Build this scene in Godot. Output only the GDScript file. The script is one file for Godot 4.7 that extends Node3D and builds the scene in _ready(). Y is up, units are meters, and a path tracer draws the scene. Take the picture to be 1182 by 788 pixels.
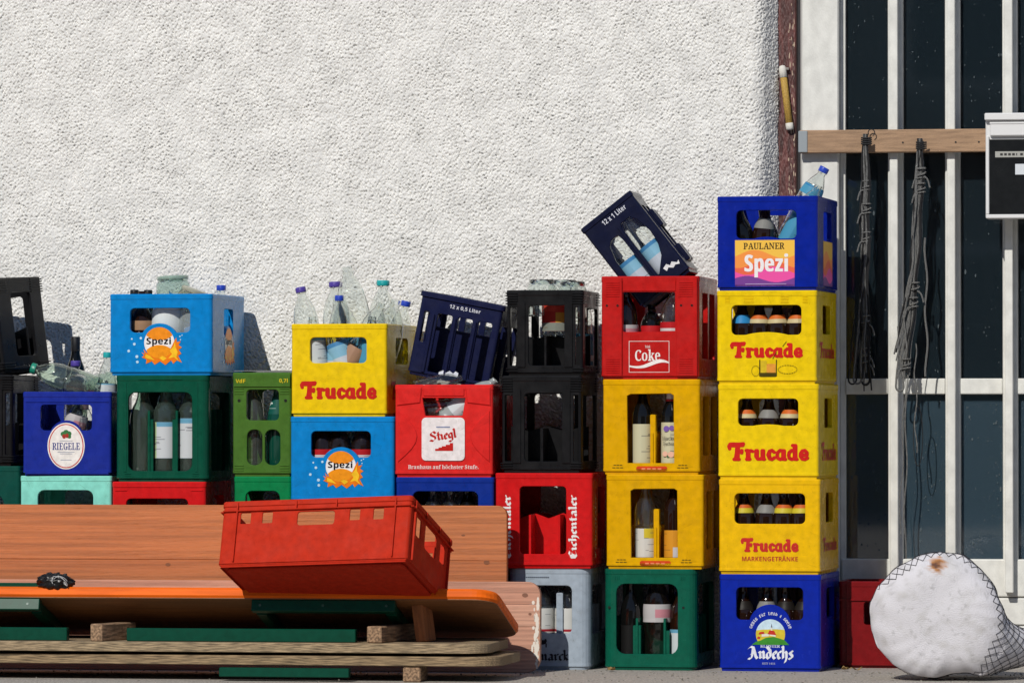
extends Node3D

# crate key: base centre x, y, z, turn in degrees, width, height, depth (metres)
const T := {
	"a4": [-1.646, 0.000, 0.260, 0.0, 0.274, 0.294, 0.36], "a3": [-1.646, 0.294, 0.260, 0.0, 0.275, 0.306, 0.36],
	"a2": [-1.647, 0.600, 0.280, 0.0, 0.232, 0.275, 0.32], "a1": [-1.622, 0.880, 0.262, -20.0, 0.235, 0.284, 0.25],
	"b3": [-1.365, 0.000, 0.272, 1.0, 0.274, 0.282, 0.36], "b2": [-1.366, 0.282, 0.272, 1.0, 0.280, 0.289, 0.36],
	"b1": [-1.366, 0.571, 0.286, 2.5, 0.270, 0.253, 0.34],
	"c4": [-1.074, 0.000, 0.263, 1.0, 0.286, 0.271, 0.40], "c3": [-1.077, 0.271, 0.263, 1.0, 0.286, 0.283, 0.40],
	"c2": [-1.070, 0.554, 0.264, 1.5, 0.283, 0.319, 0.40], "c1": [-1.063, 0.873, 0.254, -2.2, 0.318, 0.244, 0.40],
	"d3": [-0.762, 0.000, 0.295, 0.0, 0.175, 0.259, 0.27], "d2": [-0.763, 0.259, 0.295, 0.0, 0.175, 0.311, 0.27],
	"d1": [-0.765, 0.570, 0.295, 0.0, 0.180, 0.311, 0.27],
	"e4": [-0.511, 0.000, 0.259, -0.5, 0.313, 0.240, 0.40], "e3": [-0.511, 0.240, 0.259, -0.5, 0.313, 0.253, 0.40],
	"e2": [-0.513, 0.493, 0.259, -0.5, 0.316, 0.256, 0.40], "e1": [-0.516, 0.749, 0.253, -3.0, 0.293, 0.277, 0.40],
	"f4": [-0.202, 0.000, 0.265, 0.0, 0.292, 0.289, 0.40], "f2": [-0.203, 0.289, 0.265, 0.0, 0.295, 0.280, 0.40],
	"f1": [-0.206, 0.569, 0.265, 0.0, 0.295, 0.275, 0.40],
	"g4": [0.109, 0.000, 0.260, 0.0, 0.246, 0.300, 0.40], "g3": [0.094, 0.300, 0.271, 0.5, 0.290, 0.282, 0.40],
	"g2": [0.087, 0.582, 0.290, 0.0, 0.239, 0.288, 0.34], "g1": [0.097, 0.870, 0.290, 0.0, 0.229, 0.254, 0.34],
	"h4": [0.416, 0.000, 0.256, -1.5, 0.277, 0.299, 0.40], "h3": [0.429, 0.299, 0.258, -1.0, 0.290, 0.279, 0.40],
	"h2": [0.420, 0.578, 0.256, -1.5, 0.290, 0.281, 0.40], "h1": [0.415, 0.859, 0.257, -1.0, 0.292, 0.305, 0.40],
	"i5": [0.777, 0.000, 0.264, -2.5, 0.301, 0.285, 0.40], "i4": [0.775, 0.285, 0.264, -2.5, 0.301, 0.280, 0.40],
	"i3": [0.773, 0.565, 0.262, -3.0, 0.299, 0.280, 0.40], "i2": [0.769, 0.845, 0.263, -3.0, 0.297, 0.275, 0.40],
	"i1": [0.771, 1.120, 0.262, -3.0, 0.299, 0.278, 0.40],
	"j1": [1.085, 0.000, 0.080, 0.0, 0.275, 0.258, 0.26],
}
var used := {}
var tex := {}
var mats := {}
var fnt := {}
var rng := RandomNumberGenerator.new()

func _ready() -> void:
	# camera, a long lens about 15 m away, turned 9 degrees to the wall
	var cam := Camera3D.new()
	cam.name = "camera"
	add_child(cam)
	cam.position = Vector3(2.4107, 0.738, 15.6903)
	cam.rotation = Vector3(deg_to_rad(0.8689), deg_to_rad(9.0), 0)
	cam.fov = 7.514
	cam.near = 0.1
	cam.far = 400.0
	cam.current = true
	# sky
	var sky_mat := ProceduralSkyMaterial.new()
	sky_mat.sky_top_color = Color(0.40, 0.52, 0.70)
	sky_mat.sky_horizon_color = Color(0.76, 0.79, 0.82)
	sky_mat.sky_curve = 0.12
	sky_mat.ground_bottom_color = Color(0.3, 0.29, 0.27)
	sky_mat.ground_horizon_color = Color(0.5, 0.5, 0.5)
	sky_mat.sun_angle_max = 1.0
	var sky := Sky.new()
	sky.sky_material = sky_mat
	var env := Environment.new()
	env.background_mode = Environment.BG_SKY
	env.sky = sky
	env.background_energy_multiplier = 0.72
	env.tonemap_mode = Environment.TONE_MAPPER_LINEAR
	env.tonemap_exposure = 0.95
	env.sdfgi_enabled = true
	env.ssao_enabled = true
	env.ssil_enabled = true
	var we := WorldEnvironment.new()
	we.name = "environment"
	we.environment = env
	add_child(we)
	# sun: high, a little from the left
	var sun := DirectionalLight3D.new()
	sun.name = "sun"
	add_child(sun)
	sun.look_at_from_position(Vector3.ZERO, Vector3(0.27, -0.77, -1.0))
	sun.light_energy = 1.22
	sun.light_color = Color(1.0, 0.98, 0.945)
	sun.light_angular_distance = 0.5
	sun.shadow_enabled = true

	rng.seed = 7
	for f in [["sans", "Droid Sans", 400], ["sansb", "Droid Sans", 700], ["serif", "Droid Serif", 400], ["serifb", "Droid Serif", 700]]:
		var sf := SystemFont.new()
		sf.font_names = PackedStringArray([f[1]])
		sf.font_weight = f[2]
		fnt[f[0]] = sf
	make_textures()
	build_ground()
	build_wall()
	build_door()
	build_added_house()
	build_crates_left()
	build_crates_middle()
	build_crates_right()
	build_loose_crates()
	build_benches()
	build_sack()
	build_door_things()
	build_bottles()
	build_litter()

# ---------------------------------------------------------------- naming
func numbered(called: String) -> String:
	if not used.has(called):
		used[called] = 0
		return called
	used[called] += 1
	return "%s_%03d" % [called, used[called]]
func tag(o: Node, label: String, category: String, group := "") -> void:
	o.set_meta("label", label)
	o.set_meta("category", category)
	if group != "": o.set_meta("group", group)
func thing(called: String, label: String, category: String, xf := Transform3D(), group := "") -> Node3D:
	var o := Node3D.new()
	o.name = numbered(called)
	add_child(o)
	o.transform = xf
	tag(o, label, category, group)
	return o
func part(parent: Node, called: String, st: SurfaceTool, m: Material, smooth := false) -> MeshInstance3D:
	st.generate_normals()
	return part_mesh(parent, called, st.commit(), m)
func part_mesh(parent: Node, called: String, mesh: Mesh, m: Material) -> MeshInstance3D:
	var o := MeshInstance3D.new()
	o.name = called
	o.mesh = mesh
	o.material_override = m
	parent.add_child(o, true)
	return o
func structure(called: String, st: SurfaceTool, m: Material) -> MeshInstance3D:
	var o := part(self, called, st, m)
	o.set_meta("kind", "structure")
	return o

# ---------------------------------------------------------------- shapes
func flat() -> SurfaceTool:
	var st := SurfaceTool.new()
	st.begin(Mesh.PRIMITIVE_TRIANGLES)
	st.set_smooth_group(-1)
	return st
func smooth() -> SurfaceTool:
	var st := SurfaceTool.new()
	st.begin(Mesh.PRIMITIVE_TRIANGLES)
	st.set_smooth_group(0)
	return st
func tri(st: SurfaceTool, a: Vector3, b: Vector3, c: Vector3, n: Vector3) -> void:
	st.add_vertex(a)
	if (c - a).cross(b - a).dot(n) < 0.0:
		st.add_vertex(c); st.add_vertex(b)
	else:
		st.add_vertex(b); st.add_vertex(c)
func quad(st: SurfaceTool, a: Vector3, b: Vector3, c: Vector3, d: Vector3, n: Vector3) -> void:
	tri(st, a, b, c, n)
	tri(st, a, c, d, n)
func box(st: SurfaceTool, xf: Transform3D, s: Vector3, b := 0.0015) -> void:
	var h := s / 2
	var c := xf.origin
	for ax in 3:
		var u := (ax + 1) % 3
		var v := (ax + 2) % 3
		for sg in [-1.0, 1.0]:
			var q := []
			for k in [[-1, -1], [1, -1], [1, 1], [-1, 1]]:
				var p := Vector3.ZERO
				p[ax] = sg * h[ax]; p[u] = k[0] * (h[u] - b); p[v] = k[1] * (h[v] - b)
				q.append(xf * p)
			quad(st, q[0], q[1], q[2], q[3], (q[0] + q[2]) / 2 - c)
	if b <= 0.0: return
	for ax in 3:
		var u := (ax + 1) % 3
		var v := (ax + 2) % 3
		for k in [[-1, -1], [1, -1], [1, 1], [-1, 1]]:
			var q := []
			for e in [[-1, 0], [1, 0], [1, 1], [-1, 1]]:
				var p := Vector3.ZERO
				p[ax] = e[0] * (h[ax] - b)
				p[u] = k[0] * (h[u] - (b if e[1] == 0 else 0.0))
				p[v] = k[1] * (h[v] - (0.0 if e[1] == 0 else b))
				q.append(xf * p)
			quad(st, q[0], q[1], q[2], q[3], (q[0] + q[2]) / 2 - c)
	for x in [-1, 1]:
		for y in [-1, 1]:
			for z in [-1, 1]:
				var sgn := Vector3(x, y, z)
				var q := []
				for ax in 3:
					var p := sgn * (h - Vector3(b, b, b))
					p[ax] = sgn[ax] * h[ax]
					q.append(xf * p)
				tri(st, q[0], q[1], q[2], q[0] - c)
func at(x: float, y: float, z: float) -> Transform3D:
	return Transform3D(Basis(), Vector3(x, y, z))
func rr(x0: float, y0: float, x1: float, y1: float, r: float, seg := 4) -> PackedVector2Array:
	var p := PackedVector2Array()
	var cs := [[x1 - r, y0 + r, -PI / 2], [x1 - r, y1 - r, 0.0], [x0 + r, y1 - r, PI / 2], [x0 + r, y0 + r, PI]]
	for c in cs:
		for k in seg + 1:
			var a: float = c[2] + PI / 2 * k / seg
			p.append(Vector2(c[0] + r * cos(a), c[1] + r * sin(a)))
	return p
func arch(x0: float, y0: float, x1: float, y1: float, r: float, cx: float, top: float, rad: float) -> PackedVector2Array:
	# a rounded opening whose lower edge rises in an arc round an emblem
	var p := PackedVector2Array()
	for c in [[x1 - r, y0 + r, -PI / 2], [x1 - r, y1 - r, 0.0], [x0 + r, y1 - r, PI / 2], [x0 + r, y0 + r, PI]]:
		for k in 5:
			var a: float = c[2] + PI / 2 * k / 4
			p.append(Vector2(c[0] + r * cos(a), c[1] + r * sin(a)))
	var cy := top - rad
	var half := acos(clampf((y0 - cy) / rad, -1, 1))
	for k in 13:
		var a := -half + 2 * half * k / 12.0
		p.append(Vector2(cx + rad * sin(a), cy + rad * cos(a)))
	return p
func ellipse(cx: float, cy: float, rx: float, ry: float, n := 28) -> PackedVector2Array:
	var p := PackedVector2Array()
	for k in n:
		p.append(Vector2(cx + rx * cos(TAU * k / n), cy + ry * sin(TAU * k / n)))
	return p
func fill(outer: PackedVector2Array, holes: Array) -> PackedVector2Array:
	var S := 200.0
	var pieces := [outer.duplicate()]
	for i in pieces[0].size(): pieces[0][i] *= S
	for h0 in holes:
		var h: PackedVector2Array = h0.duplicate()
		var cx := 0.0
		for i in h.size():
			h[i] *= S
			cx += h[i].x / h.size()
		var nxt := []
		for side in [[-9999.0, cx], [cx, 9999.0]]:
			var r := PackedVector2Array([Vector2(side[0], -9999), Vector2(side[1], -9999), Vector2(side[1], 9999), Vector2(side[0], 9999)])
			for p in pieces:
				for q in Geometry2D.intersect_polygons(p, r):
					for g in Geometry2D.clip_polygons(q, h):
						nxt.append(g)
		pieces = nxt
	var out := PackedVector2Array()
	for p in pieces:
		for i in Geometry2D.triangulate_polygon(p):
			out.append(p[i] / S)
	return out
func grown(p: PackedVector2Array, by: float) -> PackedVector2Array:
	var o := PackedVector2Array()
	var n := p.size()
	var ar := 0.0
	for i in n: ar += p[i].cross(p[(i + 1) % n])
	var sg := 1.0 if ar > 0 else -1.0
	for i in n:
		var a := (p[i] - p[(i + n - 1) % n])
		var b := (p[(i + 1) % n] - p[i])
		if a.length() < 1e-7: a = b
		if b.length() < 1e-7: b = a
		var na := Vector2(a.y, -a.x).normalized()
		var nb := Vector2(b.y, -b.x).normalized()
		var m := (na + nb).normalized()
		o.append(p[i] + m * sg * by / maxf(0.5, m.dot(na)))
	return o
# a flat wall with openings: xf maps (x, y, 0) to its outer face, z outward
func panel(st: SurfaceTool, xf: Transform3D, outer: PackedVector2Array, holes: Array, thick: float, cham := 0.0015) -> void:
	var nz := xf.basis.z
	var big := []
	for h in holes: big.append(grown(h, cham))
	var f := fill(outer, big)
	for i in range(0, f.size(), 3):
		tri(st, xf * Vector3(f[i].x, f[i].y, 0), xf * Vector3(f[i + 1].x, f[i + 1].y, 0), xf * Vector3(f[i + 2].x, f[i + 2].y, 0), nz)
	f = fill(outer, holes)
	for i in range(0, f.size(), 3):
		tri(st, xf * Vector3(f[i].x, f[i].y, -thick), xf * Vector3(f[i + 1].x, f[i + 1].y, -thick), xf * Vector3(f[i + 2].x, f[i + 2].y, -thick), -nz)
	for j in holes.size():
		var h: PackedVector2Array = holes[j]
		var g: PackedVector2Array = big[j]
		var n := h.size()
		var c := Vector2.ZERO
		for p in h: c += p / n
		for i in n:
			var k := (i + 1) % n
			var inward := xf.basis * Vector3(c.x - h[i].x, c.y - h[i].y, 0)
			quad(st, xf * Vector3(g[i].x, g[i].y, 0), xf * Vector3(g[k].x, g[k].y, 0), xf * Vector3(h[k].x, h[k].y, -cham), xf * Vector3(h[i].x, h[i].y, -cham), inward + nz * 0.02)
			quad(st, xf * Vector3(h[i].x, h[i].y, -cham), xf * Vector3(h[k].x, h[k].y, -cham), xf * Vector3(h[k].x, h[k].y, -thick), xf * Vector3(h[i].x, h[i].y, -thick), inward)
# a solid plate: outline in x, y; from z = 0 back to -thick, all edges bevelled
func plate(st: SurfaceTool, xf: Transform3D, p: PackedVector2Array, thick: float, bev := 0.001) -> void:
	var g := grown(p, -bev)
	var f := fill(g, [])
	var nz := xf.basis.z
	for i in range(0, f.size(), 3):
		tri(st, xf * Vector3(f[i].x, f[i].y, 0), xf * Vector3(f[i + 1].x, f[i + 1].y, 0), xf * Vector3(f[i + 2].x, f[i + 2].y, 0), nz)
		tri(st, xf * Vector3(f[i].x, f[i].y, -thick), xf * Vector3(f[i + 1].x, f[i + 1].y, -thick), xf * Vector3(f[i + 2].x, f[i + 2].y, -thick), -nz)
	var n := p.size()
	for i in n:
		var k := (i + 1) % n
		var e := g[k] - g[i]
		var o2 := p[i] - g[i]
		var o := xf.basis * Vector3(o2.x, o2.y, 0)
		if o.length() < 1e-9: o = xf.basis * Vector3(e.y, -e.x, 0)
		var A := [[g, 0.0], [p, -bev], [p, -thick + bev], [g, -thick]]
		for l in 3:
			var a: PackedVector2Array = A[l][0]
			var b: PackedVector2Array = A[l + 1][0]
			quad(st, xf * Vector3(a[i].x, a[i].y, A[l][1]), xf * Vector3(a[k].x, a[k].y, A[l][1]), xf * Vector3(b[k].x, b[k].y, A[l + 1][1]), xf * Vector3(b[i].x, b[i].y, A[l + 1][1]), o + nz * (0.0005 * (1 - l)))
# sweeps a profile of (outward, y) round the rounded rectangle w x d
func loop(st: SurfaceTool, w: float, d: float, r: float, prof: Array, seg := 5) -> void:
	var ring := []
	for c in [[w / 2 - r, -d / 2 + r, -PI / 2], [w / 2 - r, d / 2 - r, 0.0], [-w / 2 + r, d / 2 - r, PI / 2], [-w / 2 + r, -d / 2 + r, PI]]:
		for k in seg + 1:
			var a: float = c[2] + PI / 2 * k / seg
			ring.append([Vector2(c[0] + r * cos(a), c[1] + r * sin(a)), Vector2(cos(a), sin(a))])
	var n := ring.size()
	for i in n:
		var k := (i + 1) % n
		for l in prof.size() - 1:
			var q := []
			for e in [[i, l], [k, l], [k, l + 1], [i, l + 1]]:
				var s: Vector2 = prof[e[1]]
				var b: Vector2 = ring[e[0]][0] + ring[e[0]][1] * s.x
				q.append(Vector3(b.x, s.y, b.y))
			var dp: Vector2 = prof[l + 1] - prof[l]
			var nn: Vector2 = (ring[i][1] + ring[k][1]).normalized()
			quad(st, q[0], q[1], q[2], q[3], Vector3(nn.x * dp.y, -dp.x, nn.y * dp.y))
var dent := 0.0
var dent_at := 0.0
func dented(a: float, p: Vector2) -> float:
	if dent == 0.0: return p.x
	return p.x * (1.0 + dent * (sin(a * 2.0 + p.y * 26.0 + dent_at) + .6 * sin(a * 3.0 - p.y * 41.0 + dent_at * 2.0)))
func lathe(st: SurfaceTool, prof: Array, seg := 20, xf := Transform3D(), uv := false) -> void:
	for i in seg:
		var a0 := TAU * i / seg
		var a1 := TAU * (i + 1) / seg
		for l in prof.size() - 1:
			var p: Vector2 = prof[l]
			var q: Vector2 = prof[l + 1]
			var r00 := dented(a0, p)
			var r10 := dented(a1, p)
			var r11 := dented(a1, q)
			var r01 := dented(a0, q)
			var v := [Vector3(r00 * sin(a0), p.y, r00 * cos(a0)), Vector3(r10 * sin(a1), p.y, r10 * cos(a1)), Vector3(r11 * sin(a1), q.y, r11 * cos(a1)), Vector3(r01 * sin(a0), q.y, r01 * cos(a0))]
			var t := [Vector2(i / float(seg), 1.0 - l / float(prof.size() - 1)), Vector2((i + 1) / float(seg), 1.0 - l / float(prof.size() - 1)), Vector2((i + 1) / float(seg), 1.0 - (l + 1) / float(prof.size() - 1)), Vector2(i / float(seg), 1.0 - (l + 1) / float(prof.size() - 1))]
			for k in [0, 2, 1, 0, 3, 2]:
				if (k == 1 or k == 0) and p.x < 1e-6 and false: continue
				if uv: st.set_uv(t[k])
				st.add_vertex(xf * v[k])
func tube(st: SurfaceTool, pts: Array, r: float, seg := 6) -> void:
	var rings := []
	for i in pts.size():
		var d: Vector3 = (pts[mini(i + 1, pts.size() - 1)] - pts[maxi(i - 1, 0)]).normalized()
		var u := d.cross(Vector3(0.31, 0.2, 0.93)).normalized()
		var v := d.cross(u)
		var ring := []
		for k in seg: ring.append(pts[i] + (u * cos(TAU * k / seg) + v * sin(TAU * k / seg)) * r)
		rings.append(ring)
	for i in pts.size() - 1:
		for k in seg:
			var l := (k + 1) % seg
			quad(st, rings[i][k], rings[i][l], rings[i + 1][l], rings[i + 1][k], (rings[i][k] + rings[i][l]) / 2 - pts[i])
	for e in [0, pts.size() - 1]:
		for k in range(1, seg - 1):
			tri(st, rings[e][0], rings[e][k], rings[e][k + 1], pts[e] - pts[1 if e == 0 else e - 1])

# ---------------------------------------------------------------- print and lettering
const UP := 0.0008
func sheet(parent: Node, called: String, polys: Array, m: Material, xf: Transform3D, z := UP, dz := 0.00004) -> MeshInstance3D:
	var st := flat()
	for i in polys.size():
		var f := fill(polys[i], [])
		for k in range(0, f.size(), 3):
			tri(st, xf * Vector3(f[k].x, f[k].y, z + dz * (i % 16)), xf * Vector3(f[k + 1].x, f[k + 1].y, z + dz * (i % 16)), xf * Vector3(f[k + 2].x, f[k + 2].y, z + dz * (i % 16)), xf.basis.z)
	return part(parent, called, st, m)
func sheets(parent: Node, called: String, polys: Array, m: Material, xf: Transform3D, z := UP) -> void:
	for p in polys: sheet(parent, called, [p], m, xf, z)
func words(parent: Node, s: String, font: String, m: Material, xf: Transform3D, cx: float, cy: float, w: float, h: float, z := UP, turn := 0.0) -> void:
	var tm := TextMesh.new()
	tm.text = s
	tm.font = fnt[font]
	tm.font_size = 48
	tm.pixel_size = 0.01
	tm.depth = 0.01
	tm.curve_step = 3.0
	var b := tm.get_aabb()
	if b.size.x < 1e-6: return
	var o := part_mesh(parent, "lettering", tm, m)
	var sc := Vector3(w / b.size.x, h / b.size.y, 0.02)
	var c := b.get_center()
	o.transform = xf * Transform3D(Basis(Vector3(0, 0, 1), turn), Vector3(cx, cy, z)) * Transform3D(Basis.from_scale(sc), Vector3.ZERO) * Transform3D(Basis(), Vector3(-c.x, -c.y, 0))
const NIB := {
	"i": [.42, [[0, .88, .14, .76, .14, .22, .26, .1], [.14, 1.22, .2, 1.28]]],
	"n": [.82, [[0, .88, .14, .76, .14, .22, .24, .12], [.14, .72, .38, .92, .54, .76, .54, .22, .66, .1]]],
	"h": [.78, [[.02, 1.5, .14, 1.4, .14, .12], [.14, .72, .38, .92, .54, .74, .54, .1, .36, -.35]]],
	"c": [.56, [[.48, .8, .32, .94, .1, .74, .1, .26, .3, .06, .46, .18]]],
	"e": [.58, [[.1, .5, .46, .66, .46, .8, .3, .94, .1, .74, .1, .26, .3, .06, .48, .18]]],
	"t": [.52, [[.2, 1.3, .2, .22, .32, .08, .44, .16], [.02, .88, .42, .9]]],
	"a": [.8, [[.1, .8, .3, .94, .52, .78, .52, .2, .64, .08], [.52, .58, .16, .42, .12, .22, .3, .06, .52, .22]]],
	"l": [.42, [[.02, 1.5, .14, 1.38, .14, .22, .26, .1]]],
	"r": [.58, [[0, .88, .14, .76, .14, .22, .26, .1], [.14, .7, .36, .94, .48, .82]]],
	"d": [.76, [[.1, 1.45, .52, .98, .54, .3, .32, .06, .1, .26, .1, .66, .3, .88, .52, .74]]],
	"s": [.6, [[.5, .84, .32, .96, .12, .78, .44, .42, .44, .2, .26, .04, .04, .16]]],
	"g": [.76, [[.52, .8, .3, .94, .1, .76, .1, .34, .3, .14, .52, .3], [.52, .92, .54, -.2, .32, -.42, .06, -.28]]],
	"m": [1.2, [[0, .88, .14, .76, .14, .22, .24, .12], [.14, .72, .38, .92, .54, .76, .54, .22, .64, .12], [.54, .72, .78, .92, .94, .76, .94, .22, 1.06, .1]]],
	"k": [.66, [[.02, 1.5, .14, 1.38, .14, .1], [.14, .6, .4, .9, .46, .76, .18, .52, .5, .1]]],
	"B": [1.0, [[.0, 1.3, .2, 1.45, .2, .1], [.2, 1.3, .6, 1.4, .7, 1.1, .3, .8, .7, .7, .75, .3, .45, .05, .1, .15]]],
	"E": [.95, [[.76, 1.25, .48, 1.46, .14, 1.15, .14, .36, .42, .04, .8, .28], [.14, .76, .62, .84], [.3, 1.2, .4, .4]]],
	"A": [1.15, [[-.12, .1, .14, .02, .3, .3, .42, 1.3], [-.1, 1.2, .14, 1.44, .46, 1.34, .76, .3, .94, .08], [.2, .62, .72, .66]]],
	"S": [1.0, [[.86, 1.15, .6, 1.48, .22, 1.3, .2, 1.0, .72, .62, .76, .28, .44, .0, .02, .2]]],
}
# broken lettering written with a broad pen: convex strokes, each a hair above the last
func pen(s: String, nib: Vector2) -> Array:
	var out := []
	var x := 0.0
	for ch in s:
		var g: Array = NIB[ch]
		for line in g[1]:
			for i in range(0, line.size() - 2, 2):
				var a := Vector2(x + line[i], line[i + 1])
				var b := Vector2(x + line[i + 2], line[i + 3])
				out.append(Geometry2D.convex_hull(PackedVector2Array([a + nib, a - nib, b + nib, b - nib])))
		x += g[0]
	return [out, x]
func placed(polys: Array, xf: Transform2D) -> Array:
	var o := []
	for p in polys:
		var q := PackedVector2Array()
		for v in p: q.append(xf * v)
		if q.size() > 3 and q[0] == q[q.size() - 1]: q.remove_at(q.size() - 1)
		o.append(q)
	return o
const FAT := {
	"F": [.98, [[-.40, 1.02, -.46, 1.22, -.36, 1.40, -.1, 1.42, .3, 1.40, .70, 1.44], [.70, 1.44, .64, 1.30], [-.3, 1.28, .6, 1.3], [.2, 1.36, .16, .7, .08, .14], [.3, 1.3, .26, .14], [-.04, .12, .36, .12], [.2, .74, .58, .80], [.58, .86, .56, .68]]],
	"r": [.70, [[.06, .86, .06, .14], [.16, .86, .16, .14], [.0, .13, .24, .13], [-.04, .87, .1, .87], [.14, .68, .32, .86, .46, .80]]],
	"u": [.96, [[.04, .86, .04, .36, .18, .15, .40, .15, .54, .30], [.14, .86, .14, .40], [.54, .86, .54, .16], [.64, .86, .64, .13, .70, .13]]],
	"c": [.74, [[.54, .74, .36, .88, .16, .80, .04, .5, .16, .2, .36, .12, .56, .26], [.16, .7, .14, .5, .18, .3]]],
	"a": [.92, [[.48, .84, .28, .88, .08, .70, .04, .44, .10, .22, .28, .12, .46, .2], [.50, .86, .50, .14], [.60, .86, .60, .13, .70, .13]]],
	"d": [.94, [[.48, .84, .28, .88, .08, .70, .04, .44, .10, .22, .28, .12, .46, .2], [.36, 1.30, .50, 1.30, .50, .14], [.60, 1.3, .60, .13, .70, .13]]],
	"e": [.78, [[.10, .46, .56, .50, .56, .70, .40, .88, .20, .84, .06, .62, .04, .40, .18, .16, .40, .12, .60, .24], [.14, .7, .14, .34]]],
}
func brush(s: String, r: float) -> Array:
	var out := []
	var x := 0.0
	for ch in s:
		for line in FAT[ch][1]:
			for i in range(0, line.size() - 2, 2):
				var a := Vector2(x + line[i], line[i + 1])
				var b := Vector2(x + line[i + 2], line[i + 3])
				var p := PackedVector2Array()
				for k in 12:
					var v := Vector2(cos(TAU * k / 12), sin(TAU * k / 12)) * r
					p.append(a + v); p.append(b + v)
				out.append(Geometry2D.convex_hull(p))
		x += FAT[ch][0]
	return [out, x]
func fitted(made: Array, x0: float, y0: float, x1: float, y1: float) -> Array:
	var lo := Vector2(1e9, 1e9)
	var hi := -lo
	for p in made[0]:
		for v in p:
			lo = lo.min(v); hi = hi.max(v)
	var sc := Vector2(x1 - x0, y1 - y0) / (hi - lo)
	return placed(made[0], Transform2D(Vector2(sc.x, 0), Vector2(0, sc.y), Vector2(x0, y0) - lo * sc))

# ---------------------------------------------------------------- materials
func noise_image(size: int, freq: float, octaves: int, sd: int, lo: float, hi: float, gamma := 1.0, kind := FastNoiseLite.TYPE_SIMPLEX_SMOOTH) -> Image:
	var n := FastNoiseLite.new()
	n.seed = sd
	n.noise_type = kind
	n.frequency = freq
	n.fractal_octaves = octaves
	var im := n.get_seamless_image(size, size, false, false, 0.2)
	im.convert(Image.FORMAT_RGB8)
	var d := im.get_data()
	for i in d.size():
		d[i] = int(clampf(255.0 * lerpf(lo, hi, pow(d[i] / 255.0, gamma)), 0, 255))
	return Image.create_from_data(size, size, false, Image.FORMAT_RGB8, d)
func to_tex(im: Image) -> ImageTexture:
	return ImageTexture.create_from_image(im)
func make_textures() -> void:
	# scuffed plastic: faint mottling, scratches and specks of dirt
	var im := noise_image(512, 0.02, 5, 3, 0.88, 0.99)
	var r := RandomNumberGenerator.new()
	r.seed = 5
	for k in 46:   # rubbed and dirty patches, broken up grain by grain
		var c0 := Vector2(r.randf() * 512, r.randf() * 512)
		var rad := r.randf_range(5, 26)
		var dirt := r.randf() < 0.6
		for q in int(rad * rad * 0.5):
			var d := Vector2(r.randfn(0, 0.5), r.randfn(0, 0.35)) * rad
			var x := posmod(int(c0.x + d.x), 512)
			var y := posmod(int(c0.y + d.y), 512)
			var c := im.get_pixel(x, y)
			im.set_pixel(x, y, c * Color(0.90, 0.89, 0.87) if dirt else c.lerp(Color.WHITE, 0.35))
	for k in 240:
		var p := Vector2(r.randf() * 512, r.randf() * 512)
		var a := r.randf() * TAU
		var L := r.randf_range(6, 70) * r.randf()
		var up := r.randf() < 0.6
		var wd := 1 + r.randi() % 3
		for i in int(L):
			var q := p + Vector2(cos(a), sin(a)) * i
			for t in wd:
				var x := posmod(int(q.x), 512)
				var y := posmod(int(q.y) + t, 512)
				var c := im.get_pixel(x, y)
				im.set_pixel(x, y, c.lerp(Color.WHITE, 0.30) if up else c * Color(0.93, 0.92, 0.91))
	for k in 150:
		var x := r.randi() % 508
		var y := r.randi() % 508
		var s := 1 + r.randi() % 3
		im.fill_rect(Rect2i(x, y, s, s), im.get_pixel(x, y) * Color(0.86, 0.85, 0.83))
	tex["scuff"] = to_tex(im)
	tex["rough"] = to_tex(noise_image(256, 0.02, 4, 9, 0.55, 1.0))
	var nb := noise_image(256, 0.016, 3, 21, 0.0, 1.0)
	nb.bump_map_to_normal_map(3.0)
	tex["wavy"] = to_tex(nb)
	tex["wood"] = to_tex(noise_image(512, 0.012, 6, 31, 0.82, 1.08))
	tex["wood_grey"] = to_tex(noise_image(512, 0.02, 6, 35, 0.42, 1.18))
	tex["fine"] = to_tex(noise_image(512, 0.09, 4, 41, 0.62, 1.1))
	var fb := noise_image(512, 0.09, 4, 43, 0.0, 1.0)
	fb.bump_map_to_normal_map(5.0)
	tex["fine_n"] = to_tex(fb)
	tex["blotch"] = to_tex(noise_image(512, 0.02, 6, 45, 0.90, 1.03))
	tex["paint"] = to_tex(noise_image(512, 0.012, 6, 71, 0.90, 1.02))
	# twisted cord: pale and dark flecks
	var cd := Image.create(64, 64, false, Image.FORMAT_RGB8)
	for y in 64:
		for x in 64:
			cd.set_pixel(x, y, Color(0.66, 0.66, 0.65) if (x * 2 + y * 3 + (x * y) % 5) % 16 < 6 else Color(0.13, 0.13, 0.14))
	tex["cord"] = to_tex(cd)
	# dusty glass: specks and wiped smears
	var gl := noise_image(512, 0.008, 4, 51, 0.05, 0.16)
	gl.convert(Image.FORMAT_RGBA8)
	for k in 700:
		var x := r.randi() % 510
		var y := r.randi() % 510
		var v := r.randf_range(0.2, 0.55)
		gl.set_pixel(x, y, Color(v, v, v))
		if r.randf() < 0.3: gl.set_pixel(x + 1, y, Color(v, v, v))
	for y in 512:
		for x in 512:
			var c := gl.get_pixel(x, y)
			gl.set_pixel(x, y, Color(0.45 + c.r * 0.5, 0.52 + c.r * 0.45, 0.56 + c.r * 0.4, clampf(0.03 + c.r * 0.9, 0, 1)))
	tex["dust"] = to_tex(gl)
func std(col: Color, rough := 0.5) -> StandardMaterial3D:
	var m := StandardMaterial3D.new()
	m.albedo_color = col
	m.roughness = rough
	return m
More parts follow.
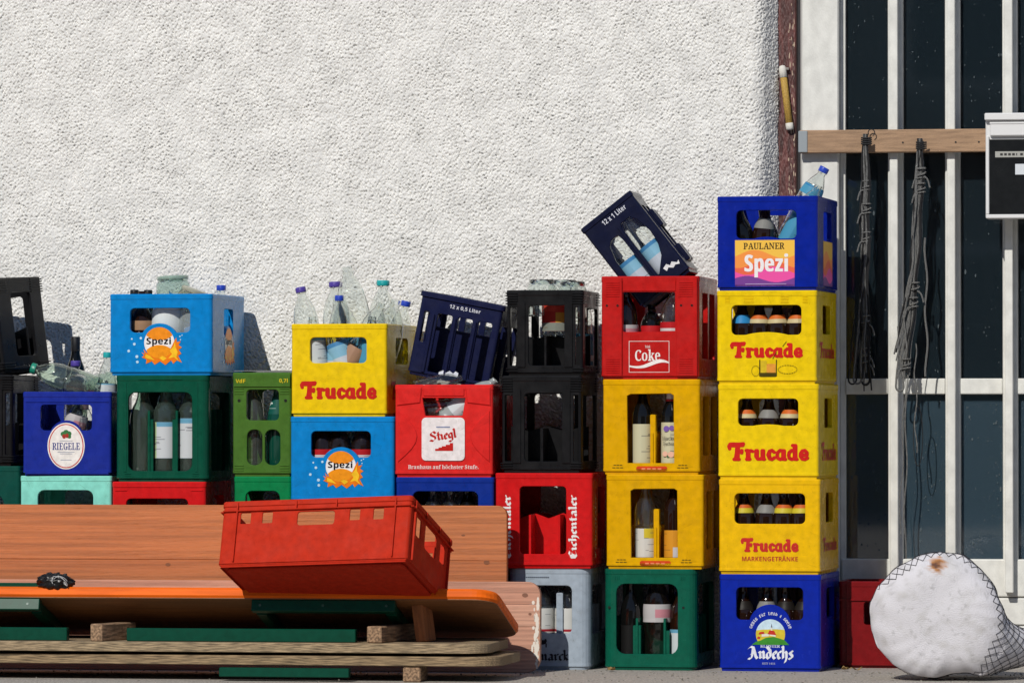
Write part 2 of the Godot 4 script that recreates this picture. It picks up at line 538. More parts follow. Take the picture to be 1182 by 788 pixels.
func plastic(hex: String, rough := 0.42) -> StandardMaterial3D:
	var key := "pl" + hex
	if mats.has(key): return mats[key]
	var m := std(Color(hex), rough)
	m.albedo_texture = tex["scuff"]
	m.roughness_texture = tex["rough"]
	m.roughness = rough * 0.85
	m.normal_enabled = true
	m.normal_texture = tex["wavy"]
	m.normal_scale = 0.10
	m.metallic_specular = 0.32
	m.uv1_triplanar = true
	m.uv1_scale = Vector3(3.1, 3.1, 3.1)
	m.uv1_offset = Vector3(mats.size() * 0.37, mats.size() * 0.19, 0)
	mats[key] = m
	return m
func ink(hex: String, rough := 0.5) -> StandardMaterial3D:
	var key := "ink" + hex
	if mats.has(key): return mats[key]
	var m := std(Color(hex), rough * 0.6)
	m.metallic_specular = 0.32
	m.albedo_texture = tex["scuff"]
	m.uv1_triplanar = true
	m.uv1_scale = Vector3(4, 4, 4)
	mats[key] = m
	return m
func wood(hex: String, key: String, t: String, sc: Vector3, rough := 0.7) -> StandardMaterial3D:
	var m := std(Color(hex), rough)
	m.albedo_texture = tex[t]
	m.normal_enabled = true
	m.normal_texture = tex["fine_n"]
	m.normal_scale = 0.5
	m.uv1_triplanar = true
	m.uv1_scale = sc
	if key == "orange":
		m.normal_enabled = false
		m.metallic_specular = 0.22
	mats[key] = m
	return m
func solid_clear(hex: String, alpha: float) -> StandardMaterial3D:
	var key := "sc%s%.2f" % [hex, alpha]
	if mats.has(key): return mats[key]
	var c := Color(hex)
	c.a = alpha
	var m := std(c, .02)
	m.transparency = BaseMaterial3D.TRANSPARENCY_ALPHA
	m.refraction_enabled = true
	m.refraction_scale = 0.05
	mats[key] = m
	return m
func clear(hex: String, alpha: float, rough := 0.14) -> StandardMaterial3D:
	var key := "cl%s%.2f" % [hex, alpha]
	if mats.has(key): return mats[key]
	var c := Color(hex)
	c.a = alpha
	var m := std(c, rough)
	m.transparency = BaseMaterial3D.TRANSPARENCY_ALPHA
	m.metallic_specular = 0.6
	mats[key] = m
	return m
func label_mat(key: String, base: Color, bands: Array, lines: int) -> StandardMaterial3D:
	if mats.has("lb" + key): return mats["lb" + key]
	var im := Image.create(128, 64, false, Image.FORMAT_RGB8)
	im.fill(base)
	for b in bands: im.fill_rect(Rect2i(b[0], b[1], b[2], b[3]), b[4])
	var r := RandomNumberGenerator.new()
	r.seed = key.hash()
	for k in lines:
		var y := 8 + r.randi() % 48
		var x := r.randi() % 100
		im.fill_rect(Rect2i(x, y, 6 + r.randi() % 22, 1), base.lerp(Color(0.2, 0.2, 0.25), 0.6))
	var m := std(Color(0.86, 0.86, 0.86), 0.5)
	m.metallic_specular = 0.3
	m.albedo_texture = to_tex(im)
	mats["lb" + key] = m
	return m

# ---------------------------------------------------------------- crates
func crate_xf(key: String) -> Transform3D:
	var a: Array = T[key]
	return Transform3D(Basis(Vector3.UP, deg_to_rad(a[3])), Vector3(a[0], a[1], a[2]))
func front(key: String) -> Transform3D: return at(0, 0, T[key][6] / 2)
func rside(key: String) -> Transform3D:
	return Transform3D(Basis(Vector3(0, 0, -1), Vector3(0, 1, 0), Vector3(1, 0, 0)), Vector3(T[key][4] / 2, 0, 0))
func fx(key: String, f: float) -> float: return (f - 0.5) * T[key][4]
func fy(key: String, f: float) -> float: return f * T[key][5]
func frr(w: float, h: float, a: Array, r := 0.012) -> PackedVector2Array:
	return rr((a[0] - 0.5) * w, a[1] * h, (a[2] - 0.5) * w, a[3] * h, r)
# builds walls, corners, floor, lip and skirt; fh / sh are openings of front and side in metres from the face's bottom middle
func crate(key: String, called: String, label: String, m: Material, fh: Array, sh: Array, o := {}) -> Node3D:
	var a: Array = T[key] if T.has(key) else o.dims
	var w: float = a[4]
	var h: float = a[5]
	var d: float = a[6]
	var r: float = o.get("r", 0.009)
	var t: float = o.get("t", 0.014)
	var n := thing(called, label, "crate", crate_xf(key) if T.has(key) else o.xf, o.get("group", "stacked bottle crates"))
	var st := flat()
	var y0 := 0.010
	var y1 := h - 0.003
	for s in 4:
		var wide: float = w if s % 2 == 0 else d
		var out: float = (d if s % 2 == 0 else w) / 2
		var b := Basis(Vector3.UP, PI / 2 * s)
		var xf := Transform3D(b, b * Vector3(0, 0, out))
		var hs: Array = fh if s % 2 == 0 else sh
		if s == 2 and o.has("back"): hs = o.back
		if s == 3 and o.has("left"): hs = o.left
		panel(st, xf, PackedVector2Array([Vector2(-wide / 2 + r, y0), Vector2(wide / 2 - r, y0), Vector2(wide / 2 - r, y1), Vector2(-wide / 2 + r, y1)]), hs, t)
	for c in 4:
		var cx := (w / 2 - r) * (1 if c < 2 else -1)
		var cz := (d / 2 - r) * (1 if c % 2 == 0 else -1)
		var a0: float = [0.0, -PI / 2, PI / 2, PI][c]
		for k in 5:
			var p := Vector3(cos(a0 + PI / 2 * k / 5), 0, sin(a0 + PI / 2 * k / 5))
			var q := Vector3(cos(a0 + PI / 2 * (k + 1) / 5), 0, sin(a0 + PI / 2 * (k + 1) / 5))
			var o3 := Vector3(cx, 0, cz)
			quad(st, o3 + p * r + Vector3(0, y0, 0), o3 + q * r + Vector3(0, y0, 0), o3 + q * r + Vector3(0, y1, 0), o3 + p * r + Vector3(0, y1, 0), p + q)
	var lip: float = o.get("lip", 0.0012)
	loop(st, w, d, r, [Vector2(0, y1 - 0.014), Vector2(lip, y1 - 0.012), Vector2(lip, y1), Vector2(lip - 0.002, h), Vector2(-t, h), Vector2(-t - 0.001, y1 - 0.012)])
	loop(st, w, d, r, [Vector2(-t, 0.0), Vector2(-0.006, 0.0), Vector2(-0.004, 0.008), Vector2(0.0008, y0), Vector2(0.0008, y0 + 0.007), Vector2(0, y0 + 0.008)])
	part(n, "shell", st, m)
	var fl := flat()
	box(fl, at(0, 0.011, 0), Vector3(w - 2 * t + 0.002, 0.012, d - 2 * t + 0.002))
	part(n, "crate_floor", fl, m)
	if o.has("cells"):
		var dv := flat()
		var nx: int = o.cells[0]
		var nz: int = o.cells[1]
		var dh: float = o.cells[2]
		var peak: float = o.get("peak", 0.0)
		var iw := w - 2 * t
		var id := d - 2 * t
		for i in range(1, nx):
			box(dv, at(-iw / 2 + iw * i / nx, 0.017 + (dh - 0.004) / 2, 0), Vector3(0.007, dh - 0.004, id), 0.001)
		for i in range(1, nz):
			var p := PackedVector2Array([Vector2(-iw / 2, 0.0), Vector2(iw / 2, 0.0)])
			for k in range(nx * 2, -1, -1):
				p.append(Vector2(-iw / 2 + iw * k / (nx * 2), dh - (peak if k % 2 == 1 else 0.0)))
			plate(dv, at(0, 0.017, -id / 2 + id * i / nz + 0.003), p, 0.006, 0.0008)
		for i in o.get("stubs", []):
			plate(dv, at(0, 0.017, d / 2 - t - 0.004), rr(i[0], 0.0, i[1], i[2], 0.004), 0.03, 0.001)
		part(n, "bottle_divider", dv, o.get("divider_material", m))
	return n
func ribp(n: Node3D, m: Material, xf: Transform3D, x0: float, y0: float, x1: float, y1: float, up: float, b := 0.0008) -> void:
	var st := flat()
	rib(st, xf, x0, y0, x1, y1, up, b)
	part(n, "rib", st, m)
func rib(st: SurfaceTool, xf: Transform3D, x0: float, y0: float, x1: float, y1: float, up: float, b := 0.0008) -> void:
	box(st, xf * at((x0 + x1) / 2, (y0 + y1) / 2, up / 2 - 0.001), Vector3(x1 - x0, y1 - y0, up + 0.002), b)

# ---------------------------------------------------------------- bottles
const PROF := {
	"pet": [[0, .004], [.62, .0], [.86, .012], [.99, .05], [1, .09], [.96, .12], [1, .15], [1, .24], [.97, .26], [1, .28], [1, .36], [.97, .38], [1, .40], [1, .48], [.97, .50], [1, .52], [1, .60], [.97, .67], [.88, .75], [.72, .82], [.5, .88], [.36, .912], [.34, .935], [.42, .94], [.42, .947], [.33, .95], [.33, 1.0]],
	"glass": [[0, .004], [.86, .0], [.98, .012], [1, .03], [1, .58], [.97, .63], [.84, .70], [.58, .77], [.44, .83], [.38, .93], [.42, .94], [.42, .97], [.38, .975], [.38, 1.0]],
	"stubby": [[0, .004], [.9, .0], [1, .03], [1, .5], [.95, .58], [.7, .72], [.46, .82], [.36, .93], [.42, .94], [.42, 1.0]],
	"jar": [[0, .006], [.9, .0], [1, .05], [1, .76], [.96, .83], [.86, .88], [.88, .90], [.88, 1.0], [.82, 1.0], [.82, .88]],
}
func bottle(kind: String, r: float, h: float, body: Material, label: String, xf: Transform3D, group: String, o := {}) -> Node3D:
	var jar := kind == "jar"
	var called := "glass_jar" if jar else ("plastic_bottle" if kind == "pet" else "glass_bottle")
	var n := thing(called, label, "jar" if jar else "bottle", xf, group)
	var pr := []
	for p in PROF[kind]: pr.append(Vector2(p[0] * r, p[1] * h))
	var st := smooth()
	dent = o.get("dent", .035 if kind == "pet" else 0.0)
	dent_at = fmod(absf(xf.origin.x * 91.7 + xf.origin.y * 57.3), 6.28)
	lathe(st, pr, 20)
	if body is StandardMaterial3D and body.refraction_enabled:
		var inn := []
		for i in range(pr.size() - 1, -1, -1): inn.append(Vector2(maxf(pr[i].x - .0009, 0.0), pr[i].y + (.0008 if i < 2 else 0.0)))
		lathe(st, inn, 20)
	dent = 0.0
	st.index()
	part(n, "body", st, body)
	if o.has("cap"):
		var cs := smooth()
		var cr := r * (0.44 if not jar else 0.93)
		var ch: float = o.get("cap_h", 0.016)
		var cy := h - ch + 0.003
		lathe(cs, [Vector2(cr * 0.98, cy), Vector2(cr, cy + 0.001), Vector2(cr, h + 0.001), Vector2(cr * 0.9, h + 0.003), Vector2(0, h + 0.0032)], 18)
		part(n, "cap", cs, o.cap)
	if o.has("label"):
		var ls := smooth()
		var y0: float = o.get("y0", 0.2) * h
		var y1: float = o.get("y1", 0.5) * h
		var lp := []
		for k in 9:
			var y := lerpf(y0, y1, k / 8.0)
			var rad := r
			for i in pr.size() - 1:
				if pr[i].y <= y and pr[i + 1].y >= y and pr[i + 1].y > pr[i].y:
					rad = lerpf(pr[i].x, pr[i + 1].x, (y - pr[i].y) / (pr[i + 1].y - pr[i].y))
			lp.append(Vector2(rad * (1.06 if kind == "pet" else 1.0) + 0.0007, y))
		var turn: float = o.get("turn", 0.0)
		lathe(ls, lp, 20, Transform3D(Basis(Vector3.UP, turn), Vector3.ZERO), true)
		part(n, "label", ls, o.label)
	if o.has("neck"):
		var ns := smooth()
		var np := []
		for k in 5:
			var y := lerpf(o.get("n0", 0.66), o.get("n1", 0.78), k / 4.0) * h
			for i in pr.size() - 1:
				if pr[i].y <= y and pr[i + 1].y >= y and pr[i + 1].y > pr[i].y:
					np.append(Vector2(lerpf(pr[i].x, pr[i + 1].x, (y - pr[i].y) / (pr[i + 1].y - pr[i].y)) + 0.0007, y))
					break
		lathe(ns, np, 20, Transform3D(), true)
		part(n, "neck_label", ns, o.neck)
	return n
# place in a crate: x across, y up, z from its front; lean = tilt to the right, pitch = tilt to the back
func inside(key: String, x: float, y: float, z: float, lean := 0.0, pitch := 0.0, turn := 0.0) -> Transform3D:
	return crate_xf(key) * Transform3D(Basis(Vector3(0, 0, 1), -lean) * Basis(Vector3(1, 0, 0), -pitch) * Basis(Vector3.UP, turn), Vector3(x, y, T[key][6] / 2 - z))

# ---------------------------------------------------------------- the setting
func build_ground() -> void:
	var st := flat()
	quad(st, Vector3(-60, 0, -60), Vector3(60, 0, -60), Vector3(60, 0, 60), Vector3(-60, 0, 60), Vector3.UP)
	var m := std(Color(0.76, 0.73, 0.69), 0.9)
	m.albedo_texture = tex["fine"]
	m.detail_enabled = true
	m.detail_albedo = tex["blotch"]
	m.detail_blend_mode = BaseMaterial3D.BLEND_MODE_MUL
	m.normal_enabled = true
	m.normal_texture = tex["fine_n"]
	m.normal_scale = 0.6
	m.uv1_triplanar = true
	m.uv1_scale = Vector3(2.2, 2.2, 2.2)
	structure("ground", st, m)
func stucco_mat() -> StandardMaterial3D:
	var m := std(Color(0.885, 0.883, 0.872), 0.95)
	m.albedo_texture = tex["blotch"]
	m.uv1_triplanar = true
	m.uv1_scale = Vector3(0.9, 0.9, 0.9)
	return m
func build_wall() -> void:
	var m := stucco_mat()
	var wall := thing("rendered_wall", "white roughcast rendered house wall behind the stacked crates", "wall")
	var n1 := FastNoiseLite.new()
	n1.seed = 4
	n1.noise_type = FastNoiseLite.TYPE_SIMPLEX_SMOOTH
	n1.frequency = 1.0
	n1.fractal_octaves = 3
	n1.fractal_gain = 0.62
	var n2 := FastNoiseLite.new()
	n2.seed = 9
	n2.noise_type = FastNoiseLite.TYPE_SIMPLEX_SMOOTH
	n2.frequency = 1.0
	n2.fractal_octaves = 2
	var n3 := FastNoiseLite.new()
	n3.seed = 15
	n3.frequency = 1.0
	n3.fractal_octaves = 2
	var jr := RandomNumberGenerator.new()
	jr.seed = 19
	var step := 0.0029
	var xl := -2.05
	var s_max := 0.66 - xl + 0.054 + 0.066 + 0.08
	var nx := int(s_max / step)
	var yb := 0.42
	var ny := int((2.12 - yb) / step)
	var v := PackedVector3Array()
	v.resize((nx + 1) * (ny + 1))
	for j in ny + 1:
		var y := yb + step * j
		for i in nx + 1:
			var s := step * i
			var p: Vector3
			var n: Vector3
			var x := xl + s
			if x < 0.66:
				p = Vector3(x, y, 0); n = Vector3(0, 0, 1)
			elif x < 0.714:   # rounded arris
				var a := (x - 0.66) / 0.05
				p = Vector3(0.66 + 0.05 * sin(a), y, -0.05 + 0.05 * cos(a)); n = Vector3(sin(a), 0, cos(a))
			elif x < 0.78:    # splayed reveal
				p = Vector3(0.7041 + 0.4713 * (x - 0.714), y, -0.0264 - 0.882 * (x - 0.714)); n = Vector3(0.882, 0, 0.4713)
			else:
				p = Vector3(0.7352, y, -0.0846 - (x - 0.78)); n = Vector3(1, 0, 0)
			var lay := n3.get_noise_2d(s * 6.0, y * 6.0)
			var fine := n1.get_noise_2d(s * 122.0, y * 136.0)
			var pit := smoothstep(0.15 - 0.05 * lay, 0.58, n2.get_noise_2d(s * 100.0 + y * 34.0, y * 122.0 - s * 40.0))
			var lump := n3.get_noise_2d(s * 46.0 + 50.0, y * 46.0)
			var h := fine * (0.0024 + 0.0007 * lay) + lump * 0.0015 - pit * (0.0060 + 0.0016 * lay) + lay * 0.0022 + jr.randf_range(-0.00045, 0.00045)
			v[j * (nx + 1) + i] = p + n * h
	var nr := PackedVector3Array()
	nr.resize(v.size())
	var W := nx + 1
	for j in ny + 1:
		for i in nx + 1:
			var a := v[j * W + mini(i + 1, nx)] - v[j * W + maxi(i - 1, 0)]
			var b := v[mini(j + 1, ny) * W + i] - v[maxi(j - 1, 0) * W + i]
			nr[j * W + i] = a.cross(b).normalized()
	var ix := PackedInt32Array()
	ix.resize(nx * ny * 6)
	var k := 0
	for j in ny:
		for i in nx:
			var a := j * W + i
			ix[k] = a; ix[k + 1] = a + W; ix[k + 2] = a + 1
			ix[k + 3] = a + 1; ix[k + 4] = a + W; ix[k + 5] = a + W + 1
			k += 6
	var arr := []
	arr.resize(Mesh.ARRAY_MAX)
	arr[Mesh.ARRAY_VERTEX] = v
	arr[Mesh.ARRAY_NORMAL] = nr
	arr[Mesh.ARRAY_INDEX] = ix
	var mesh := ArrayMesh.new()
	mesh.add_surface_from_arrays(Mesh.PRIMITIVE_TRIANGLES, arr)
	part_mesh(wall, "render_coat", mesh, m)
	# the masonry goes on below, above and to the sides of the part in view
	var st := flat()
	box(st, at(-3.7, 2.0, -0.15), Vector3(3.3, 4.0, 0.3), 0.0)
	box(st, at(-0.66, 0.21, -0.15), Vector3(2.78, 0.418, 0.3), 0.0)
	box(st, at(-0.66, 3.06, -0.15), Vector3(2.78, 1.88, 0.3), 0.0)
	box(st, at(-0.72, 1.25, -0.22), Vector3(2.66, 1.7, 0.16), 0.0)
	box(st, at(1.35, 3.25, -0.15), Vector3(1.24, 1.5, 0.3), 0.0)
	box(st, at(3.6, 2.0, -0.15), Vector3(3.26, 4.0, 0.3), 0.0)
	var m2 := stucco_mat()
	m2.uv1_scale = Vector3(2.4, 2.4, 2.4)
	m2.normal_enabled = true
	m2.normal_texture = tex["fine_n"]
	m2.normal_scale = 2.0
	part(wall, "masonry", st, m2)
func build_door() -> void:
	var white := std(Color(0.86, 0.86, 0.84), 0.55)
	white.albedo_texture = tex["paint"]
	white.normal_enabled = true
	white.normal_texture = tex["fine_n"]
	white.normal_scale = 0.07
	white.uv1_triplanar = true
	white.uv1_scale = Vector3(3, 2, 3)
	mats["white_paint"] = white
	var brown := wood("#6b3f3c", "brown", "wood_grey", Vector3(5, 0.7, 5), 0.6)
	var jamb := thing("door_jamb", "narrow brown painted jamb between the white wall and the glazed door", "door frame", at(0.76, 0, -0.13))
	var st := flat()
	box(st, at(0, 1.25, 0), Vector3(0.058, 2.5, 0.08), 0.003)
	part(jamb, "post", st, brown)
	st = flat()
	box(st, at(0.04, 1.25, -0.02), Vector3(0.022, 2.5, 0.04), 0.001)
	part(jamb, "rebate", st, std(Color(0.62, 0.62, 0.62), 0.7))
	st = flat()
	var r := RandomNumberGenerator.new()
	r.seed = 12
	for k in 130:
		var y := r.randf_range(0.9, 2.1)
		var x := 0.012 + r.randf_range(-0.006, 0.009) + (0.006 if r.randf() < 0.5 else 0.0)
		var L := r.randf_range(0.003, 0.022)
		plate(st, Transform3D(Basis(Vector3(0, 0, 1), r.randf_range(-0.12, 0.12)), Vector3(x, y, 0.0403 + r.randf() * 0.0006)), ellipse(0, 0, r.randf_range(0.0007, 0.0018), L / 2, 7), 0.0004, 0.0001)
	var chips := part(jamb, "bare_wood_flakes", st, std(Color(0.72, 0.64, 0.56), 0.8))
	chips.set_meta("kind", "stuff")
	var rg := RandomNumberGenerator.new()
	rg.seed = 61
	var door := thing("glazed_door", "tall white door of narrow dark panes with upright battens", "door", at(0.81, 0, -0.1))
	# stile, bars and rails
	st = flat(); box(st, at(0.055, 1.25, -0.005), Vector3(0.112, 2.5, 0.07), 0.004); part(door, "stile", st, white)
	st = flat(); box(st, at(0.1195, 1.25, -0.028), Vector3(0.0165, 2.5, 0.024), 0.002); part(door, "glazing_bead", st, white)
	for k in 7:
		var x := 0.281 - 0.0 + 0.174 * k
		if k < 6:
			st = flat(); box(st, at(x, 1.36, -0.028), Vector3(0.045, 2.1, 0.044), 0.003); part(door, "glazing_bar", st, white)
			st = flat(); box(st, at(x - 0.0015, 1.36, 0.016), Vector3(0.0245, 2.286, 0.044), 0.002); part(door, "batten", st, white)
		var xm := 0.193 + 0.174 * k
		var xw := 0.130
		st = flat(); box(st, at(xm, 0.841, -0.0265), Vector3(xw, 0.048, 0.034), 0.003); part(door, "cross_rail", st, white)
		for seg in [[0.317, 0.817], [0.865, 2.4]]:
			st = flat(); box(st, at(xm, (seg[0] + seg[1]) / 2, -0.04), Vector3(xw, seg[1] - seg[0], 0.004), 0.0)
			part(door, "pane", st, glass(seg[0] < .5))
			if k > 3: continue
			st = flat()
			for q in 130 if seg[0] < .5 else 90:
				var sz := rg.randf_range(.0006, .0016) * (2.0 if rg.randf() < .08 else 1.0)
				var c := Vector3(xm + rg.randf_range(-.062, .062), lerpf(seg[0] + .01, minf(seg[1], 2.1), rg.randf()), -.0376)
				plate(st, Transform3D(Basis(), c), ellipse(0, 0, sz, sz * rg.randf_range(.8, 3.0), 6), .0002, .00005)
			var dirt := part(door, "dirt_specks", st, std(Color(.28, .32, .34), .9))
			dirt.set_meta("kind", "stuff")
	for b in [[0.02, 0.115], [0.118, 0.2], [0.203, 0.317]]:
		st = flat(); box(st, at(0.71, (b[0] + b[1]) / 2, -0.03), Vector3(1.19, b[1] - b[0], 0.05), 0.004); part(door, "bottom_board", st, white)
	st = flat(); box(st, at(0.7, 0.01, -0.02), Vector3(1.3, 0.02, 0.12), 0.003); part(door, "threshold", st, std(Color(0.5, 0.49, 0.46), 0.9))
	st = flat(); box(st, at(1.27, 1.25, -0.005), Vector3(0.06, 2.5, 0.07), 0.004); part(door, "stile", st, white)
	# the deep room behind
	var room := thing("interior_room", "dim room behind the panes of the white door", "room", at(1.4, 0, -4.5))
	var plaster := std(Color(0.50, 0.48, 0.45), 0.9)
	var parts := [["back_wall", at(0, 1.35, -4.0), Vector3(5.2, 2.8, 0.1)], ["side_wall", at(-2.6, 1.35, 0.1), Vector3(0.1, 2.8, 8.1)], ["side_wall", at(2.6, 1.35, 0.1), Vector3(0.1, 2.8, 8.1)], ["room_ceiling", at(0, 2.8, 0.1), Vector3(5.3, 0.1, 8.1)], ["room_floor", at(0, 0.012, 0.1), Vector3(5.2, 0.01, 8.1)]]
	for q in parts:
		st = flat()
		box(st, q[1], q[2], 0.0)
		part(room, q[0], st, plaster if q[0] != "room_floor" else std(Color(0.30, 0.25, 0.2), 0.8))
func glass(dusty: bool) -> StandardMaterial3D:
	return clear("#67869a", .115 if dusty else .030, .03)

# unseen house added behind the camera to darken what panes and crates mirror
func build_added_house() -> void:
	var n := thing("house", "unseen rendered house with pitched roof, added behind the camera to darken reflections", "house", at(3, 0, 31))
	var wallm := std(Color("#8f8371"), .9)
	wallm.albedo_texture = tex["blotch"]
	wallm.uv1_triplanar = true
	var st := flat()
	box(st, at(0, 2.9, 0), Vector3(34, 5.8, 7), .02)
	part(n, "wall", st, wallm)
	st = flat()
	for sg in [-1, 1]:
		quad(st, Vector3(-17.6, 5.6, sg * 4.0), Vector3(17.6, 5.6, sg * 4.0), Vector3(17.6, 8.4, 0), Vector3(-17.6, 8.4, 0), Vector3(0, 1, sg))
		tri(st, Vector3(sg * 17.0, 5.8, -3.5), Vector3(sg * 17.0, 5.8, 3.5), Vector3(sg * 17.0, 8.3, 0), Vector3(sg, 0, 0))
	part(n, "roof", st, std(Color("#6b3a2c"), .85))
	for k in 9:
		for y in [1.5, 4.2]:
			st = flat()
			box(st, at(-14.4 + 3.6 * k, y, -3.5), Vector3(1.1, 1.4, .08), .01)
			var f := part(n, "window", st, std(Color("#d8d4c8"), .5))
			st = flat()
			box(st, at(-14.4 + 3.6 * k, y, -3.54), Vector3(.95, 1.25, .03), 0.0)
			part(f, "pane", st, std(Color("#20262a"), .08))

# ---------------------------------------------------------------- emblems
func frucade(n: Node3D, key: String, hex: String, x0: float, y0: float, x1: float, y1: float) -> void:
	sheet(n, "lettering", fitted(brush("Frucade", 0.15), fx(key, x0), fy(key, y0), fx(key, x1), fy(key, y1)), ink(hex), front(key))
	var d: float = T[key][6]
	sheet(n, "lettering", fitted(brush("Frucade", 0.10), -d * 0.36, fy(key, y0), d * 0.36, fy(key, y1)), ink(hex), rside(key))
func tail(p: Array) -> PackedVector2Array:
	var o := PackedVector2Array()
	for i in range(0, p.size(), 2): o.append(Vector2(p[i], p[i + 1]))
	return o
func splash_emblem(n: Node3D, xf: Transform3D, cx: float, cy: float, R: float) -> void:
	var e := sheet(n, "emblem", [ellipse(cx, cy, R, R, 36)], ink("#f4f4f2"), xf)
	var top := Geometry2D.intersect_polygons(placed([ellipse(0, 0, 100, 100, 36)], Transform2D())[0], ellipse(0, 78, 98, 62, 36))
	var low := Geometry2D.intersect_polygons(placed([ellipse(0, 0, 100, 100, 36)], Transform2D())[0], ellipse(0, -80, 98, 66, 36))
	var tf := Transform2D(Vector2(R / 100, 0), Vector2(0, R / 100), Vector2(cx, cy))
	sheet(e, "orange_half", placed(top, tf), ink("#f29220"), xf, UP + 0.0003)
	var spl := tail([-118, -60, -96, -70, -104, -40, -84, -64, -70, -58, -20, -52, 40, -56, 70, -44, 84, -20, 96, 6, 112, 34, 116, 4, 142, 10, 126, -14, 150, -30, 128, -44, 146, -70, 124, -82, 150, -128, 116, -112, 92, -134, 78, -112, 40, -142, 6, -118, -30, -140, -50, -118, -88, -134, -84, -106, -116, -92, -100, -80])
	sheet(e, "splash", placed([spl], tf), ink("#f08018"), xf, UP + 0.0004)
	sheet(e, "orange_half", placed(low, tf), ink("#f59a1c"), xf, UP + 0.0006)
	var yel := [tail([70, -50, 96, -20, 104, 10, 108, -30, 124, -60, 112, -90, 132, -118, 96, -92, 60, -100, 84, -72]), tail([-90, -72, -60, -84, -30, -112, -64, -104, -92, -96]), tail([0, -96, 20, -84, 50, -98, 26, -116])]
	sheet(e, "splash_light", placed(yel, tf), ink("#fcc82a"), xf, UP + 0.0008)
	words(e, "Spezi", "sansb", ink("#15151f"), xf, cx - 0.04 * R, cy + 0.06 * R, 1.62 * R, 0.58 * R, UP + 0.0009)
	var bub := []
	for b in [[-182, 25, 6], [-122, 30, 8], [-165, -8, 9], [-202, -52, 9], [-148, -88, 10], [-145, -122, 9], [136, 40, 5], [150, 48, 4], [140, 20, 4]]:
		bub.append(ellipse(b[0], b[1], b[2], b[2], 10))
	sheets(e, "bubble", placed(bub, tf), ink("#bfe3f6"), xf, UP + 0.0002)
func picture(n: Node, called: String, im: Image, xf: Transform3D, x0: float, y0: float, x1: float, y1: float, z := UP) -> MeshInstance3D:
	var st := flat()
	var q := [[x0, y0, 0, 1], [x1, y0, 1, 1], [x1, y1, 1, 0], [x0, y1, 0, 0]]
	for k in [0, 2, 1, 0, 3, 2]:
		st.set_uv(Vector2(q[k][2], q[k][3]))
		st.add_vertex(xf * Vector3(q[k][0], q[k][1], z))
	var m := std(Color.WHITE, 0.45)
	m.albedo_texture = to_tex(im)
	return part(n, called, st, m)
func wave_print() -> Image:
	var im := Image.create(160, 128, false, Image.FORMAT_RGB8)
	for y in 128:
		for x in 160:
			var u := x / 160.0
			var v := y / 128.0
			var a := 0.30 + 0.09 * sin(u * 6.5 + 2.6)
			var b := 0.50 + 0.10 * sin(u * 6.2 + 1.3)
			var c := 0.66 + 0.09 * sin(u * 6.8 + 0.2)
			var d := 0.84 - 0.07 * sin(u * 6.4 + 0.3)
			var col := Color("#e6b53c")
			if v > a: col = Color("#e88a35")
			if v > b: col = Color("#dd5a38")
			if v > c: col = Color("#e0459a")
			if v > d: col = Color("#6a2c86")
			im.set_pixel(x, y, col)
	return im
# ---------------------------------------------------------------- crates, from the left
func std_side(key: String, r := 0.012, lo := 0.54, hi := 0.85) -> Array:
	var d: float = T[key][6]
	return [rr(-d * 0.2, fy(key, lo), d * 0.2, fy(key, hi), r)]
func fh(key: String, a: Array, r := 0.012) -> PackedVector2Array:
	return frr(T[key][4], T[key][5], a, r)
func fins(n: Node3D, w: float, h: float, d: float, m: Material, spans: Array) -> void:
	# stacked horizontal ridges round the corners of the black crates
	var st := flat()
	for s in spans:
		var k := 0
		var y: float = s[0]
		while y < s[1]:
			for sx in [-1, 1]:
				for sz in [-1, 1]:
					box(st, at(sx * (w / 2 - 0.016), y, sz * (d / 2 + 0.001)), Vector3(0.034, 0.0035, 0.006), 0.0008)
					box(st, at(sx * (w / 2 + 0.001), y, sz * (d / 2 - 0.03)), Vector3(0.006, 0.0035, 0.062), 0.0008)
			y += 0.0075
	var f := part(n, "corner_ridges", st, m)
func black_crate(key: String, label: String, o := {}) -> Node3D:
	var a: Array = T[key] if T.has(key) else o.dims
	var w: float = a[4]
	var h: float = a[5]
	var d: float = a[6]
	var m := plastic("#161618", 0.5)
	var holes := [frr(w, h, [0.285, 0.12, 0.80, 0.82]), frr(w, h, [0.035, 0.12, 0.14, 0.80], 0.004), frr(w, h, [0.90, 0.12, 0.97, 0.80], 0.004)]
	var side: Array = o.get("slots", [rr(-d * 0.40, 0.12 * h, d * 0.40, 0.80 * h, 0.014)])
	o.cells = [2, 3, h * 0.42]
	o.peak = 0.014
	o.t = 0.010
	var n := crate(key, "black_bottle_crate", label, m, holes, side, o)
	fins(n, w, h, d, m, [[h * 0.845, h * 0.99], [0.014, h * 0.11]])
	for sg in [-1, 1]:
		var st := flat()
		rib(st, at(0, 0, d / 2), sg * w * 0.31 - 0.012, 0.1 * h, sg * w * 0.31 + 0.012, 0.86 * h, 0.004)
		part(n, "upright_rib", st, m)
	return n
